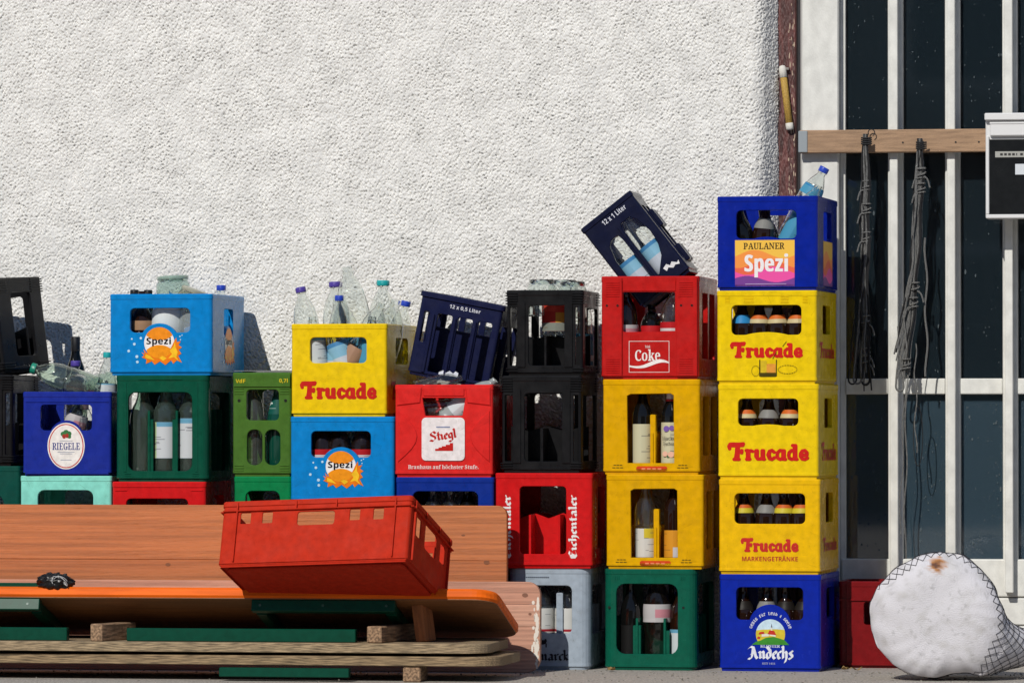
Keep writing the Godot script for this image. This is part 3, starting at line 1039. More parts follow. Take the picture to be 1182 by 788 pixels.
func build_crates_left() -> void:
	# far left
	var dg := plastic("#0c4a40")
	crate("a4", "dark_green_crate", "plain dark green crate at the floor under another dark green crate", dg, [fh("a4", [0.14, 0.2, 0.86, 0.85], 0.03)], std_side("a4"))
	crate("a3", "dark_green_crate", "dark green crate with rounded opening directly under a black slotted crate", dg, [fh("a3", [0.14, 0.2, 0.82, 0.72], 0.03)], std_side("a3"))
	black_crate("a2", "black slotted crate on a dark green crate, beside the blue oval-label crate")
	var bl := plastic("#16308f")
	crate("b3", "blue_bottle_crate", "plain blue crate at the floor under the mint green crate", bl, [fh("b3", [0.2, 0.5, 0.8, 0.85])], std_side("b3"))
	crate("b2", "mint_crate", "pale mint green crate under the blue crate with the oval label", plastic("#8fe3d2"), [fh("b2", [0.19, 0.45, 0.80, 0.85], 0.02)], std_side("b2"))
	var n := crate("b1", "blue_bottle_crate", "blue crate with white oval label, full of plastic bottles, on mint crate", plastic("#1c2f96"), [arch(fx("b1", .2), fy("b1", .54), fx("b1", .78), fy("b1", .845), .012, fx("b1", .49), fy("b1", .66), .052)], std_side("b1"), {"cells": [3, 4, 0.08]})
	var st := flat()
	var f := front("b1")
	for s in [[0.03, 0.02, 0.972, 0.055], [0.03, 0.875, 0.972, 0.885]]: ribp(n, plastic("#1c2f96"), f, fx("b1", s[0]), fy("b1", s[1]), fx("b1", s[2]), fy("b1", s[3]), 0.0025)
	pass
	var cx := fx("b1", .49)
	var cy := fy("b1", .355)
	var e := sheet(n, "oval_label", [ellipse(cx, cy, .057, .070, 40)], ink("#eeeeea"), f)
	sheet(e, "red_ring", [ellipse(cx, cy, .0535, .0665, 40)], ink("#c8352f"), f, UP + .0002)
	sheet(e, "oval_field", [ellipse(cx, cy, .0505, .0635, 40)], ink("#f2f1ec"), f, UP + .0004)
	sheet(e, "emblem_leaves", [ellipse(cx - .008, cy + .036, .009, .008, 9), ellipse(cx + .008, cy + .037, .009, .008, 9), ellipse(cx, cy + .043, .008, .006, 9), ellipse(cx + .01, cy + .028, .006, .006, 8)], ink("#3e7a48"), f, UP + .0006)
	sheet(e, "emblem_red", [ellipse(cx - .006, cy + .029, .006, .007, 9), ellipse(cx + .003, cy + .031, .005, .007, 9)], ink("#a8392f"), f, UP + .0012)
	words(e, "RIEGELE", "serifb", ink("#1c2f86"), f, cx, cy - .001, .084, .021, UP + .0006)
	sheets(e, "small_print", [rr(cx - .02, cy + .0145, cx + .02, cy + .016, .0005, 1), rr(cx - .026, cy - .019, cx + .026, cy - .0175, .0005, 1), rr(cx - .019, cy - .024, cx + .019, cy - .0225, .0005, 1), rr(cx - .017, cy - .043, cx + .017, cy - .0415, .0005, 1)], ink("#7e8aa6"), f, UP + .0006)
	# third stack
	var rd := plastic("#d3191c")
	crate("c4", "red_bottle_crate", "plain red crate at the floor under another red crate", rd, [fh("c4", [0.15, 0.4, 0.81, 0.85])], std_side("c4"))
	n = crate("c3", "red_bottle_crate", "bright red crate under the dark green crate of water bottles", rd, [fh("c3", [0.15, 0.35, 0.81, 0.82], 0.014)], std_side("c3"))
	for q in [[.03, .90, .16, .915], [.84, .90, .97, .915], [.03, .94, .97, .95]]:
		st = flat()
		ribp(n, rd, front("c3"), fx("c3", q[0]), fy("c3", q[1]), fx("c3", q[2]), fy("c3", q[3]), .002)
		pass
	var gr := plastic("#07503c", 0.38)
	var k := "c2"
	n = crate(k, "green_bottle_crate", "dark green crate showing three clear bottles, under the light blue crate", gr, [fh(k, [.136, .10, .826, .84], .022)], [rr(-.15, fy(k, .1), .15, fy(k, .84), .022)], {"r": .022, "cells": [3, 4, .2], "stubs": [[fx(k, .345), fx(k, .395), .17], [fx(k, .60), fx(k, .65), .17]]})
	st = flat()
	ribp(n, gr, front(k), fx(k, .25), fy(k, .955), fx(k, .72), fy(k, .975), .003)
	for s in [[.09, .12], [.86, .89]]: ribp(n, gr, front(k), fx(k, s[0]), fy(k, .09), fx(k, s[1]), fy(k, .93), .0015)
	for y in [.03, .05, .07]:
		ribp(n, gr, front(k), fx(k, .1), fy(k, y), fx(k, .17), fy(k, y + .008), .002)
		ribp(n, gr, front(k), fx(k, .83), fy(k, y), fx(k, .9), fy(k, y + .008), .002)
	pass
	k = "c1"
	var sb := plastic("#0a84cf", 0.36)
	n = crate(k, "light_blue_crate", "light blue crate with orange splash emblem, jars on top, against the wall", sb, [arch(fx(k, .2), fy(k, .525), fx(k, .785), fy(k, .825), .014, fx(k, .485), fy(k, .64), .062)], [arch(-.055, fy(k, .5), .055, fy(k, .825), .01, 0, fy(k, .62), .04)], {"cells": [4, 5, .07], "r": .012})
	splash_emblem(n, front(k), fx(k, .487), fy(k, .40), .047)
	splash_emblem(n, rside(k), 0, fy(k, .40), .047)
	# narrow green pair
	var vg := plastic("#48702a")
	var g2 := plastic("#0a8048")
	crate("d3", "narrow_green_crate", "plain narrow green crate at the floor under another narrow green crate", g2, [fh("d3", [.2, .3, .8, .85])], std_side("d3"))
	crate("d2", "narrow_green_crate", "narrow bright green crate under the olive green crate", g2, [fh("d2", [.2, .3, .8, .86], .02)], std_side("d2"))
	k = "d1"
	n = crate(k, "narrow_olive_crate", "narrow olive green crate with small yellow lettering, three openings in front", vg, [fh(k, [.235, .54, .785, .835], .012), fh(k, [.245, .108, .505, .45], .02), fh(k, [.55, .108, .81, .45], .02)], [rr(-.09, fy(k, .54), .09, fy(k, .83), .012), rr(-.09, fy(k, .1), .09, fy(k, .45), .02)])
	st = flat()
	ribp(n, vg, front(k), fx(k, .02), fy(k, .862), fx(k, .98), fy(k, .985), .004)
	for sx in [.03, .80]:
		for y in [.05, .075, .1, .79, .815, .84]: ribp(n, vg, front(k), fx(k, sx), fy(k, y), fx(k, sx + .16), fy(k, y + .01), .002)
	pass
	for sx in [.11, .9]:
		st = flat()
		plate(st, front(k) * at(0, 0, .0012), ellipse(fx(k, sx), fy(k, .73), .0045, .0045, 12), .0008, .0001)
		part(n, "peg_hole", st, std(Color(.02, .03, .02), .9))
	words(n, "VdF", "sansb", ink("#d8c32a"), front(k), fx(k, .14), fy(k, .92), .03, .012, .0052)
	words(n, "0,7l", "sansb", ink("#d8c32a"), front(k), fx(k, .87), fy(k, .92), .026, .014, .0052)
	st = flat()
	var pl := PackedVector2Array()
	for i in 14: pl.append(Vector2(cos(TAU * i / 14) * (.078 + .012 * sin(i * 2.7)), sin(TAU * i / 14) * (.11 + .012 * cos(i * 3.1))))
	var sheet_thing := thing("plastic_film", "crumpled grey plastic film lying on the olive green crate", "film", at(-.765, .8815, .30))
	for i in 3:
		plate(st, Transform3D(Basis(Vector3(1, 0, 0), -PI / 2) * Basis(Vector3(0, 0, 1), i * 0.9), Vector3(.004 * i, .003 * i, 0)) , pl, .0015, .0004)
	part(sheet_thing, "sheet", st, std(Color(.62, .63, .62), .5))

func build_crates_middle() -> void:
	var sb := plastic("#0a84cf", 0.36)
	var ye := plastic("#eecb12", 0.36)
	crate("e4", "light_blue_crate", "plain light blue crate at the floor, lowest under the yellow crate", sb, [fh("e4", [.2, .52, .78, .83])], std_side("e4"))
	crate("e3", "light_blue_crate", "light blue crate under the splash emblem crate, behind the tipped red crate", sb, [fh("e3", [.2, .52, .78, .83])], std_side("e3"))
	var k := "e2"
	var n := crate(k, "light_blue_crate", "light blue crate with orange splash emblem, under a yellow crate", sb, [arch(fx(k, .2), fy(k, .525), fx(k, .775), fy(k, .83), .014, fx(k, .487), fy(k, .645), .062)], [arch(-.055, fy(k, .5), .055, fy(k, .825), .01, 0, fy(k, .62), .04)], {"cells": [4, 5, .07], "r": .012})
	splash_emblem(n, front(k), fx(k, .487), fy(k, .42), .046)
	splash_emblem(n, rside(k), 0, fy(k, .42), .046)
	k = "e1"
	n = crate(k, "yellow_bottle_crate", "yellow crate heaped with empty clear plastic bottles, on light blue crate", ye, [arch(fx(k, .197), fy(k, .576), fx(k, .79), fy(k, .853), .014, fx(k, .49), fy(k, .59), .25)], std_side(k, .012, .57, .85), {"cells": [4, 5, .06]})
	frucade(n, k, "#c8251d", .09, .187, .90, .385)
	# white-label red stack
	var bl := plastic("#10308f")
	crate("f4", "blue_bottle_crate", "plain blue crate at the floor, lowest under the red white-label crate", bl, [fh("f4", [.19, .5, .82, .85])], std_side("f4"))
	crate("f2", "blue_bottle_crate", "blue crate with bottles under the red white-label crate", bl, [fh("f2", [.17, .45, .84, .85], .018)], std_side("f2"), {"cells": [4, 5, .08]})
	k = "f1"
	var rs := plastic("#dc2a27", 0.45)
	var w: float = T[k][4]
	var h: float = T[k][5]
	n = crate(k, "red_bottle_crate", "red crate with white square label, tilted navy crate on top", rs, [tail([fx(k, .31), fy(k, .665), fx(k, .69), fy(k, .665), fx(k, .72), fy(k, .855), fx(k, .28), fy(k, .855)])], std_side(k), {"cells": [4, 5, .08]})
	var st := flat()
	var f := front(k)
	# moulded facets: raised wings either side and a brow over the grip
	for sg in [-1, 1]:
		plate(st, f * at(0, 0, .004), tail([sg * w * .24, fy(k, .80), sg * w * .48, fy(k, .77), sg * w * .48, fy(k, .975), sg * w * .22, fy(k, .975)]) if sg > 0 else tail([sg * w * .22, fy(k, .975), sg * w * .48, fy(k, .975), sg * w * .48, fy(k, .77), sg * w * .24, fy(k, .80)]), .006, .003)
		var wing := PackedVector2Array()
		for i in 9: wing.append(Vector2(sg * w * (.47 - .20 * sin(PI * i / 8.0)), fy(k, .16 + .56 * i / 8.0)))
		if sg > 0: wing.reverse()
		plate(st, f * at(0, 0, .003), wing, .005, .002)
	plate(st, f * at(0, 0, .003), rr(fx(k, .29), fy(k, .875), fx(k, .71), fy(k, .97), .004), .005, .002)
	part(n, "moulded_facets", st, rs)
	var e := sheet(n, "white_label", [arch(fx(k, .275), fy(k, .18), fx(k, .715), fy(k, .645), .012, 0, -9.0, 1.0) if false else rr(fx(k, .275), fy(k, .18), fx(k, .715), fy(k, .645), .013)], ink("#efeaea"), f, .0034)
	var cx := fx(k, .495)
	var let := fitted(pen("Stiegl", Vector2(.13, .10)), -.042, -.018, .042, .022)
	sheet(e, "lettering", placed(let, Transform2D(0.14, Vector2(cx - .001, fy(k, .435)))), ink("#c3241f"), f, .0040)
	sheet(e, "stair_emblem", [tail([cx - .024, fy(k, .285), cx + .03, fy(k, .285), cx + .03, fy(k, .37), cx + .02, fy(k, .37), cx + .02, fy(k, .352), cx + .008, fy(k, .352), cx + .008, fy(k, .336), cx - .004, fy(k, .336), cx - .004, fy(k, .322), cx - .014, fy(k, .322), cx - .014, fy(k, .308), cx - .024, fy(k, .308)])], ink("#c3241f"), f, .0040)
	sheet(e, "small_print", [rr(cx - .021, fy(k, .535), cx + .021, fy(k, .548), .001, 1)], ink("#8790b0"), f, .0040)
	words(n, "Brauhaus auf höchster Stufe.", "serifb", ink("#f3dcd8"), f, fx(k, .495), fy(k, .112), w * .72, .0125, .0012)
	# black crates, fraktur red crate, grey crate
	black_crate("g2", "black slotted crate between another black crate and a red crate")
	black_crate("g1", "black slotted crate with glass jars on top, beside the red cola crate")
	k = "g3"
	var re := plastic("#cf1a1c", 0.4)
	n = crate(k, "red_bottle_crate", "red crate with upright white broken lettering, on the grey crate", re, [fh(k, [.25, .15, .73, .86], .012)], std_side(k, .012, .2, .85), {"cells": [3, 4, .145], "peak": .016})
	w = T[k][4]
	for x in [.815, .135]:
		var ei := fitted(pen("Eichentaler", Vector2(.12, .10)), -.094, -.015, .094, .019)
		sheet(n, "lettering", placed(ei, Transform2D(PI / 2, Vector2(fx(k, x), fy(k, .44)))), ink("#f0eeec"), front(k))
	var ei2 := fitted(pen("Eichentaler", Vector2(.12, .10)), -.094, -.015, .094, .019)
	sheet(n, "lettering", placed(ei2, Transform2D(PI / 2, Vector2(-.13, fy(k, .44)))), ink("#f0eeec"), rside(k))
	k = "g4"
	var gy := plastic("#a3b0bd", 0.4)
	n = crate(k, "grey_bottle_crate", "pale grey crate with rounded corners under the red broken-lettering crate", gy, [fh(k, [.14, .357, .78, .83], .016)], [rr(-.15, fy(k, .35), .15, fy(k, .83), .016)], {"r": .034, "cells": [3, 4, .17], "stubs": [[fx(k, .58), fx(k, .66), .21], [fx(k, .25), fx(k, .33), .21]]})
	sheet(n, "lettering", fitted(pen("Bismarck", Vector2(.12, .09)), fx(k, .16), fy(k, .085), fx(k, .74), fy(k, .20)), ink("#20242e"), front(k))
	sheet(n, "rider_emblem", [ellipse(fx(k, .42), fy(k, .27), .012, .007, 10), ellipse(fx(k, .40), fy(k, .30), .004, .008, 8), ellipse(fx(k, .46), fy(k, .285), .004, .006, 8), tail([fx(k, .38), fy(k, .225), fx(k, .40), fy(k, .225), fx(k, .40), fy(k, .26), fx(k, .38), fy(k, .26)]), tail([fx(k, .46), fy(k, .22), fx(k, .475), fy(k, .22), fx(k, .475), fy(k, .26), fx(k, .46), fy(k, .26)])], ink("#20242e"), front(k))
	var dash := []
	for i in 12: dash.append(rr(fx(k, .22 + .024 * i), fy(k, .905), fx(k, .238 + .024 * i), fy(k, .917), .0004, 1))
	sheet(n, "small_print", dash, ink("#4a5260"), front(k))

func build_crates_right() -> void:
	# cola stack
	var k := "h4"
	var gr := plastic("#0a5a46", 0.38)
	var n := crate(k, "green_bottle_crate", "green crate with rounded corners at the floor under two yellow crates", gr, [fh(k, [.135, .16, .80, .853], .026)], [rr(-.15, fy(k, .16), .15, fy(k, .85), .024)], {"r": .03, "cells": [3, 4, .14], "stubs": [[fx(k, .305), fx(k, .39), .115], [fx(k, .64), fx(k, .70), .10]]})
	var st := flat()
	for sx in [.05, .76]:
		for i in 3: ribp(n, gr, front(k), fx(k, sx + .07 + .02 * i), fy(k, .89), fx(k, sx + .08 + .02 * i), fy(k, .93), .0015)
	pass
	for sx in [.06, .86]:
		st = flat()
		plate(st, front(k) * at(0, 0, .001), ellipse(fx(k, sx), fy(k, .62), .004, .004, 10), .0008, .0001)
		part(n, "peg_hole", st, std(Color(.02, .03, .02), .9))
	var yo := plastic("#dfa800", 0.4)
	for kk in ["h3", "h2"]:
		k = kk
		var lab := "ochre yellow crate with tall opening, on the green rounded crate" if k == "h3" else "ochre yellow crate with a swing-top bottle inside, under the red cola crate"
		n = crate(k, "yellow_bottle_crate", lab, yo, [tail([fx(k, .255), fy(k, .12), fx(k, .735), fy(k, .12), fx(k, .73), fy(k, .83), fx(k, .70), fy(k, .85), fx(k, .285), fy(k, .845), fx(k, .25), fy(k, .825)])], [rr(-.13, fy(k, .2), -.01, fy(k, .82), .01), rr(.03, fy(k, .2), .15, fy(k, .82), .01)], {"cells": [2, 3, .11], "stubs": [[fx(k, .478), fx(k, .535), .16]]})
		sheet(n, "red_badge", [rr(fx(k, .345), fy(k, .035), fx(k, .665), fy(k, .087), .006)], ink("#d8451c"), front(k))
		var marks := []
		for i in 4: marks.append(rr(fx(k, .40 + .055 * i), fy(k, .052), fx(k, .44 + .055 * i), fy(k, .068), .001, 1))
		sheet(n, "badge_marks", marks, ink("#ee8a5c"), front(k), UP + .0003)
		marks = []
		for sx in [.11, .78]:
			for i in 3:
				marks.append(rr(fx(k, sx + .032 * i), fy(k, .093), fx(k, sx + .026 + .032 * i), fy(k, .102), .0005, 1))
				marks.append(rr(fx(k, sx - .012 + .04 * i), fy(k, .066), fx(k, sx + .02 + .04 * i), fy(k, .075), .0005, 1))
		sheets(n, "small_print", marks, ink("#5a4a10"), front(k))
	k = "h1"
	var rc := plastic("#bd1c1a", 0.45)
	n = crate(k, "red_cola_crate", "red crate with white framed cola lettering, a leaning navy crate on top", rc, [fh(k, [.222, .46, .755, .845], .003)], [rr(-.13, fy(k, .2), -.01, fy(k, .84), .006), rr(.02, fy(k, .2), .14, fy(k, .84), .006)], {"cells": [4, 5, .08]})
	st = flat()
	var f := front(k)
	ribp(n, rc, f, fx(k, .015), fy(k, .03), fx(k, .215), fy(k, .985), .006, .0015)
	ribp(n, rc, f, fx(k, .77), fy(k, .03), fx(k, .985), fy(k, .985), .006, .0015)
	ribp(n, rc, f, fx(k, .222), fy(k, .855), fx(k, .763), fy(k, .975), .002, .001)
	for sx in [.05, .80]:
		for y0 in [.06, .80]:
			for i in 7: ribp(n, rc, f * at(0, 0, .006), fx(k, sx), fy(k, y0 + .022 * i), fx(k, sx + .14), fy(k, y0 + .010 + .022 * i), .0018, .0006)
	pass
	for sx in [.06, .17, .82, .93]:
		st = flat()
		plate(st, f * at(0, 0, .0072), ellipse(fx(k, sx), fy(k, .715), .0035, .0035, 10), .0008, .0001)
		part(n, "peg_hole", st, std(Color(.05, .01, .01), .9))
	var x0 := fx(k, .283)
	var x1 := fx(k, .697)
	var y0 := fy(k, .067)
	var y1 := fy(k, .372)
	var b := .0016
	var e := sheet(n, "frame_line", [rr(x0, y0, x1, y0 + b, .0002, 1), rr(x0, y1 - b, x1, y1, .0002, 1), rr(x0, y0 + b, x0 + b, y1 - b, .0002, 1), rr(x1 - b, y0 + b, x1, y1 - b, .0002, 1)], ink("#ecdcd6"), f, UP, 0.0)
	words(e, "Trink", "serifb", ink("#ecdcd6"), f, fx(k, .475), fy(k, .318), .016, .008)
	words(e, "Coke", "serifb", ink("#f2ece8"), f, fx(k, .475), fy(k, .235), .075, .034)
	var wave := PackedVector2Array()
	for i in 17:
		var u := i / 16.0
		wave.append(Vector2(lerpf(x0 + b, x1 - b, u), lerpf(y0, y1, .28 + .16 * sin(u * 5.0 - 2.2) * (0.4 + 0.6 * u))))
	for i in range(16, -1, -1):
		var u := i / 16.0
		wave.append(Vector2(lerpf(x0 + b, x1 - b, u), lerpf(y0, y1, .20 + .13 * sin(u * 5.0 - 2.6) * (0.4 + 0.6 * u))))
	sheet(e, "ribbon", [wave], ink("#f2ece8"), f)
	# tower by the door
	k = "i5"
	var db := plastic("#0b27a0", 0.34)
	n = crate(k, "blue_bottle_crate", "dark blue crate with green hill and church emblem at the tower's foot", db, [arch(fx(k, .165), fy(k, .53), fx(k, .826), fy(k, .866), .014, fx(k, .497), fy(k, .69), .063)], std_side(k), {"cells": [4, 5, .09]})
	f = front(k)
	var cx := fx(k, .504)
	var cy := fy(k, .385)
	var R := .0435
	var dome := Geometry2D.intersect_polygons(ellipse(0, 0, 100, 100, 40), tail([-200, -72, 200, -72, 200, 200, -200, 200]))
	var tf := Transform2D(Vector2(R / 100, 0), Vector2(0, R / 100), Vector2(cx, cy))
	e = sheet(n, "hill_emblem", placed(dome, tf), ink("#c9e2f0"), f)
	var field := Geometry2D.intersect_polygons(ellipse(0, 0, 100, 100, 40), tail([-200, -72, 200, -72, 200, 20, 40, 34, -60, 30, -200, 10]))
	sheet(e, "yellow_field", placed(field, tf), ink("#d8c23c"), f, UP + .0003)
	sheet(e, "green_hill", placed([tail([-128, -72, 128, -72, 96, -40, 60, -28, 20, -18, -30, -24, -70, -44, -100, -52])], tf), ink("#3f8f34"), f, UP + .0005)
	sheet(e, "church_walls", placed([tail([-6, -10, 36, -18, 36, 2, -6, 2]), tail([-60, -18, -10, -14, -10, 2, -60, 4]), tail([4, 0, 12, 0, 12, 48, 8, 60, 4, 48])], tf), ink("#e8e2d4"), f, UP + .0007)
	sheet(e, "red_roofs", placed([tail([-20, 0, 40, -6, 26, 22, -6, 26]), tail([-82, -2, -40, 2, -46, 16, -74, 14]), tail([-92, -30, -74, -34, -70, -20, -86, -16])], tf), ink("#c5352b"), f, UP + .0012)
	sheet(e, "spire", placed([tail([4, 46, 12, 46, 8, 74])], tf), ink("#4a3f52"), f, UP + .0015)
	words(n, "KLOSTER", "serifb", ink("#dfe4f2"), f, fx(k, .50), fy(k, .262), .058, .0085)
	sheet(n, "lettering", fitted(pen("Andechs", Vector2(.14, .10)), fx(k, .275), fy(k, .085), fx(k, .735), fy(k, .27)), ink("#e6e9f4"), f, UP + .0005)
	words(n, "SEIT 1455", "serif", ink("#c9d0ea"), f, fx(k, .485), fy(k, .082), .038, .0055)
	var motto := "Genuß für Leib & Seele"
	for i in motto.length():
		if motto[i] == " ": continue
		var a := lerpf(1.22, -1.22, i / float(motto.length() - 1))
		words(n, motto[i], "serifb", ink("#e6e9f4"), f, cx + sin(-a) * R * 1.42, cy - .001 + cos(a) * R * 1.42, .0062 if not motto[i] in "liru&" else .0046, .0085, UP, a)
	var yt := plastic("#efcb10", 0.36)
	k = "i4"
	n = crate(k, "yellow_bottle_crate", "yellow crate with two red lines of lettering, on the dark blue crate", plastic("#eebb0c", 0.38), [fh(k, [.155, .53, .853, .85], .014)], std_side(k), {"cells": [4, 5, .09]})
	frucade(n, k, "#c9302a", .215, .235, .79, .385)
	words(n, "MARKENGETRÄNKE", "sansb", ink("#b8382a"), front(k), fx(k, .505), fy(k, .170), .166, .0165)
	k = "i3"
	n = crate(k, "yellow_bottle_crate", "yellow crate with one red word, between two other yellow crates", yt, [arch(fx(k, .2), fy(k, .56), fx(k, .80), fy(k, .845), .014, fx(k, .5), fy(k, .575), .25)], std_side(k), {"cells": [4, 5, .09]})
	frucade(n, k, "#cf221c", .09, .19, .91, .39)
	k = "i2"
	n = crate(k, "yellow_bottle_crate", "yellow crate with printed drinking mug under red lettering, below the blue crate", yt, [arch(fx(k, .146), fy(k, .525), fx(k, .848), fy(k, .843), .014, fx(k, .5), fy(k, .555), .25)], std_side(k), {"cells": [4, 5, .09]})
	frucade(n, k, "#cf221c", .13, .278, .865, .454)
	f = front(k)
	st = flat()
	for i in 7:
		ribp(n, yt, f, fx(k, .08), fy(k, .865 + .016 * i), fx(k, .13), fy(k, .872 + .016 * i), .0016, .0005)
		ribp(n, yt, f, fx(k, .27), fy(k, .865 + .016 * i), fx(k, .37), fy(k, .872 + .016 * i), .0016, .0005)
		ribp(n, yt, f, fx(k, .64), fy(k, .865 + .016 * i), fx(k, .72), fy(k, .872 + .016 * i), .0016, .0005)
		ribp(n, yt, f, fx(k, .86), fy(k, .865 + .016 * i), fx(k, .91), fy(k, .872 + .016 * i), .0016, .0005)
	pass
	e = sheet(n, "mug_print", [rr(fx(k, .43), fy(k, .075), fx(k, .60), fy(k, .12), .004), rr(fx(k, .425), fy(k, .08), fx(k, .437), fy(k, .26), .001, 1), rr(fx(k, .593), fy(k, .08), fx(k, .603), fy(k, .26), .001, 1)], ink("#4a4210"), f)
	sheet(e, "drink", [rr(fx(k, .50), fy(k, .12), fx(k, .59), fy(k, .215), .003)], ink("#e39a3c"), f, UP + .0003)
	sheet(e, "drink_light", [rr(fx(k, .44), fy(k, .12), fx(k, .50), fy(k, .25), .003)], ink("#d9b928"), f, UP + .0003)
	var ringp := []
	for q in [[.71, .155, .095, .045], [.39, .14, .04, .055]]:
		for i in 22:
			var a0 := TAU * i / 22
			var a1 := TAU * (i + .7) / 22
			var p0 := Vector2(fx(k, q[0]) + cos(a0) * q[2] * .297, fy(k, q[1]) + sin(a0) * q[3] * .275)
			var p1 := Vector2(fx(k, q[0]) + cos(a1) * q[2] * .297, fy(k, q[1]) + sin(a1) * q[3] * .275)
			var nn := (p1 - p0).orthogonal().normalized() * .0007
			ringp.append(PackedVector2Array([p0 - nn, p1 - nn, p1 + nn, p0 + nn]))
	for s in [[.56, .27, .60, .34], [.66, .40, .70, .455]]:
		var p0 := Vector2(fx(k, s[0]), fy(k, s[1]))
		var p1 := Vector2(fx(k, s[2]), fy(k, s[3]))
		var nn := (p1 - p0).orthogonal().normalized() * .0008
		ringp.append(PackedVector2Array([p0 - nn, p1 - nn, p1 + nn, p0 + nn]))
	sheet(e, "line_drawing", ringp, ink("#4a4210"), f, UP + .0012)
	k = "i1"
	n = crate(k, "blue_bottle_crate", "dark blue crate with yellow and pink wave label, topmost of the tower", plastic("#0c2493", 0.34), [arch(fx(k, .19), fy(k, .55), fx(k, .79), fy(k, .85), .014, fx(k, .49), fy(k, .57), .12)], std_side(k), {"cells": [4, 5, .09]})
	f = front(k)
	e = picture(n, "wave_label", wave_print(), f, fx(k, .178), fy(k, .045), fx(k, .772), fy(k, .535))
	words(e, "PAULANER", "serifb", ink("#2a2420"), f, fx(k, .467), fy(k, .472), .122, .0185, UP + .0004)
	for dx in [-.0012, 0.0, .0012]: words(e, "Spezi", "sansb", ink("#f4f0f2"), f, fx(k, .49) + dx, fy(k, .265), .128, .070, UP + .0004 + dx * .1)
	sheet(e, "small_print", [rr(fx(k, .28), fy(k, .066), fx(k, .69), fy(k, .073), .0005, 1)], ink("#b9a4c8"), f, UP + .0004)
	picture(n, "wave_label", wave_print(), rside(k), -.09, fy(k, .045), .09, fy(k, .535))
	# dark red crate behind the sack
	k = "j1"
	var dr := plastic("#7d1418", 0.4)
	n = crate(k, "dark_red_crate", "dark red crate on the ground beside the tower, half behind the white sack", dr, [fh(k, [.27, .50, .55, .76], .008)], std_side(k))
	st = flat()
	f = front(k)
	ribp(n, dr, f, fx(k, .005), fy(k, .775), fx(k, .995), fy(k, .80), .005)
	ribp(n, dr, f, fx(k, .08), fy(k, .04), fx(k, .10), fy(k, .97), .004)
	ribp(n, dr, f, fx(k, .90), fy(k, .04), fx(k, .92), fy(k, .97), .004)
	ribp(n, dr, f, fx(k, .005), fy(k, .03), fx(k, .995), fy(k, .06), .004)
	pass
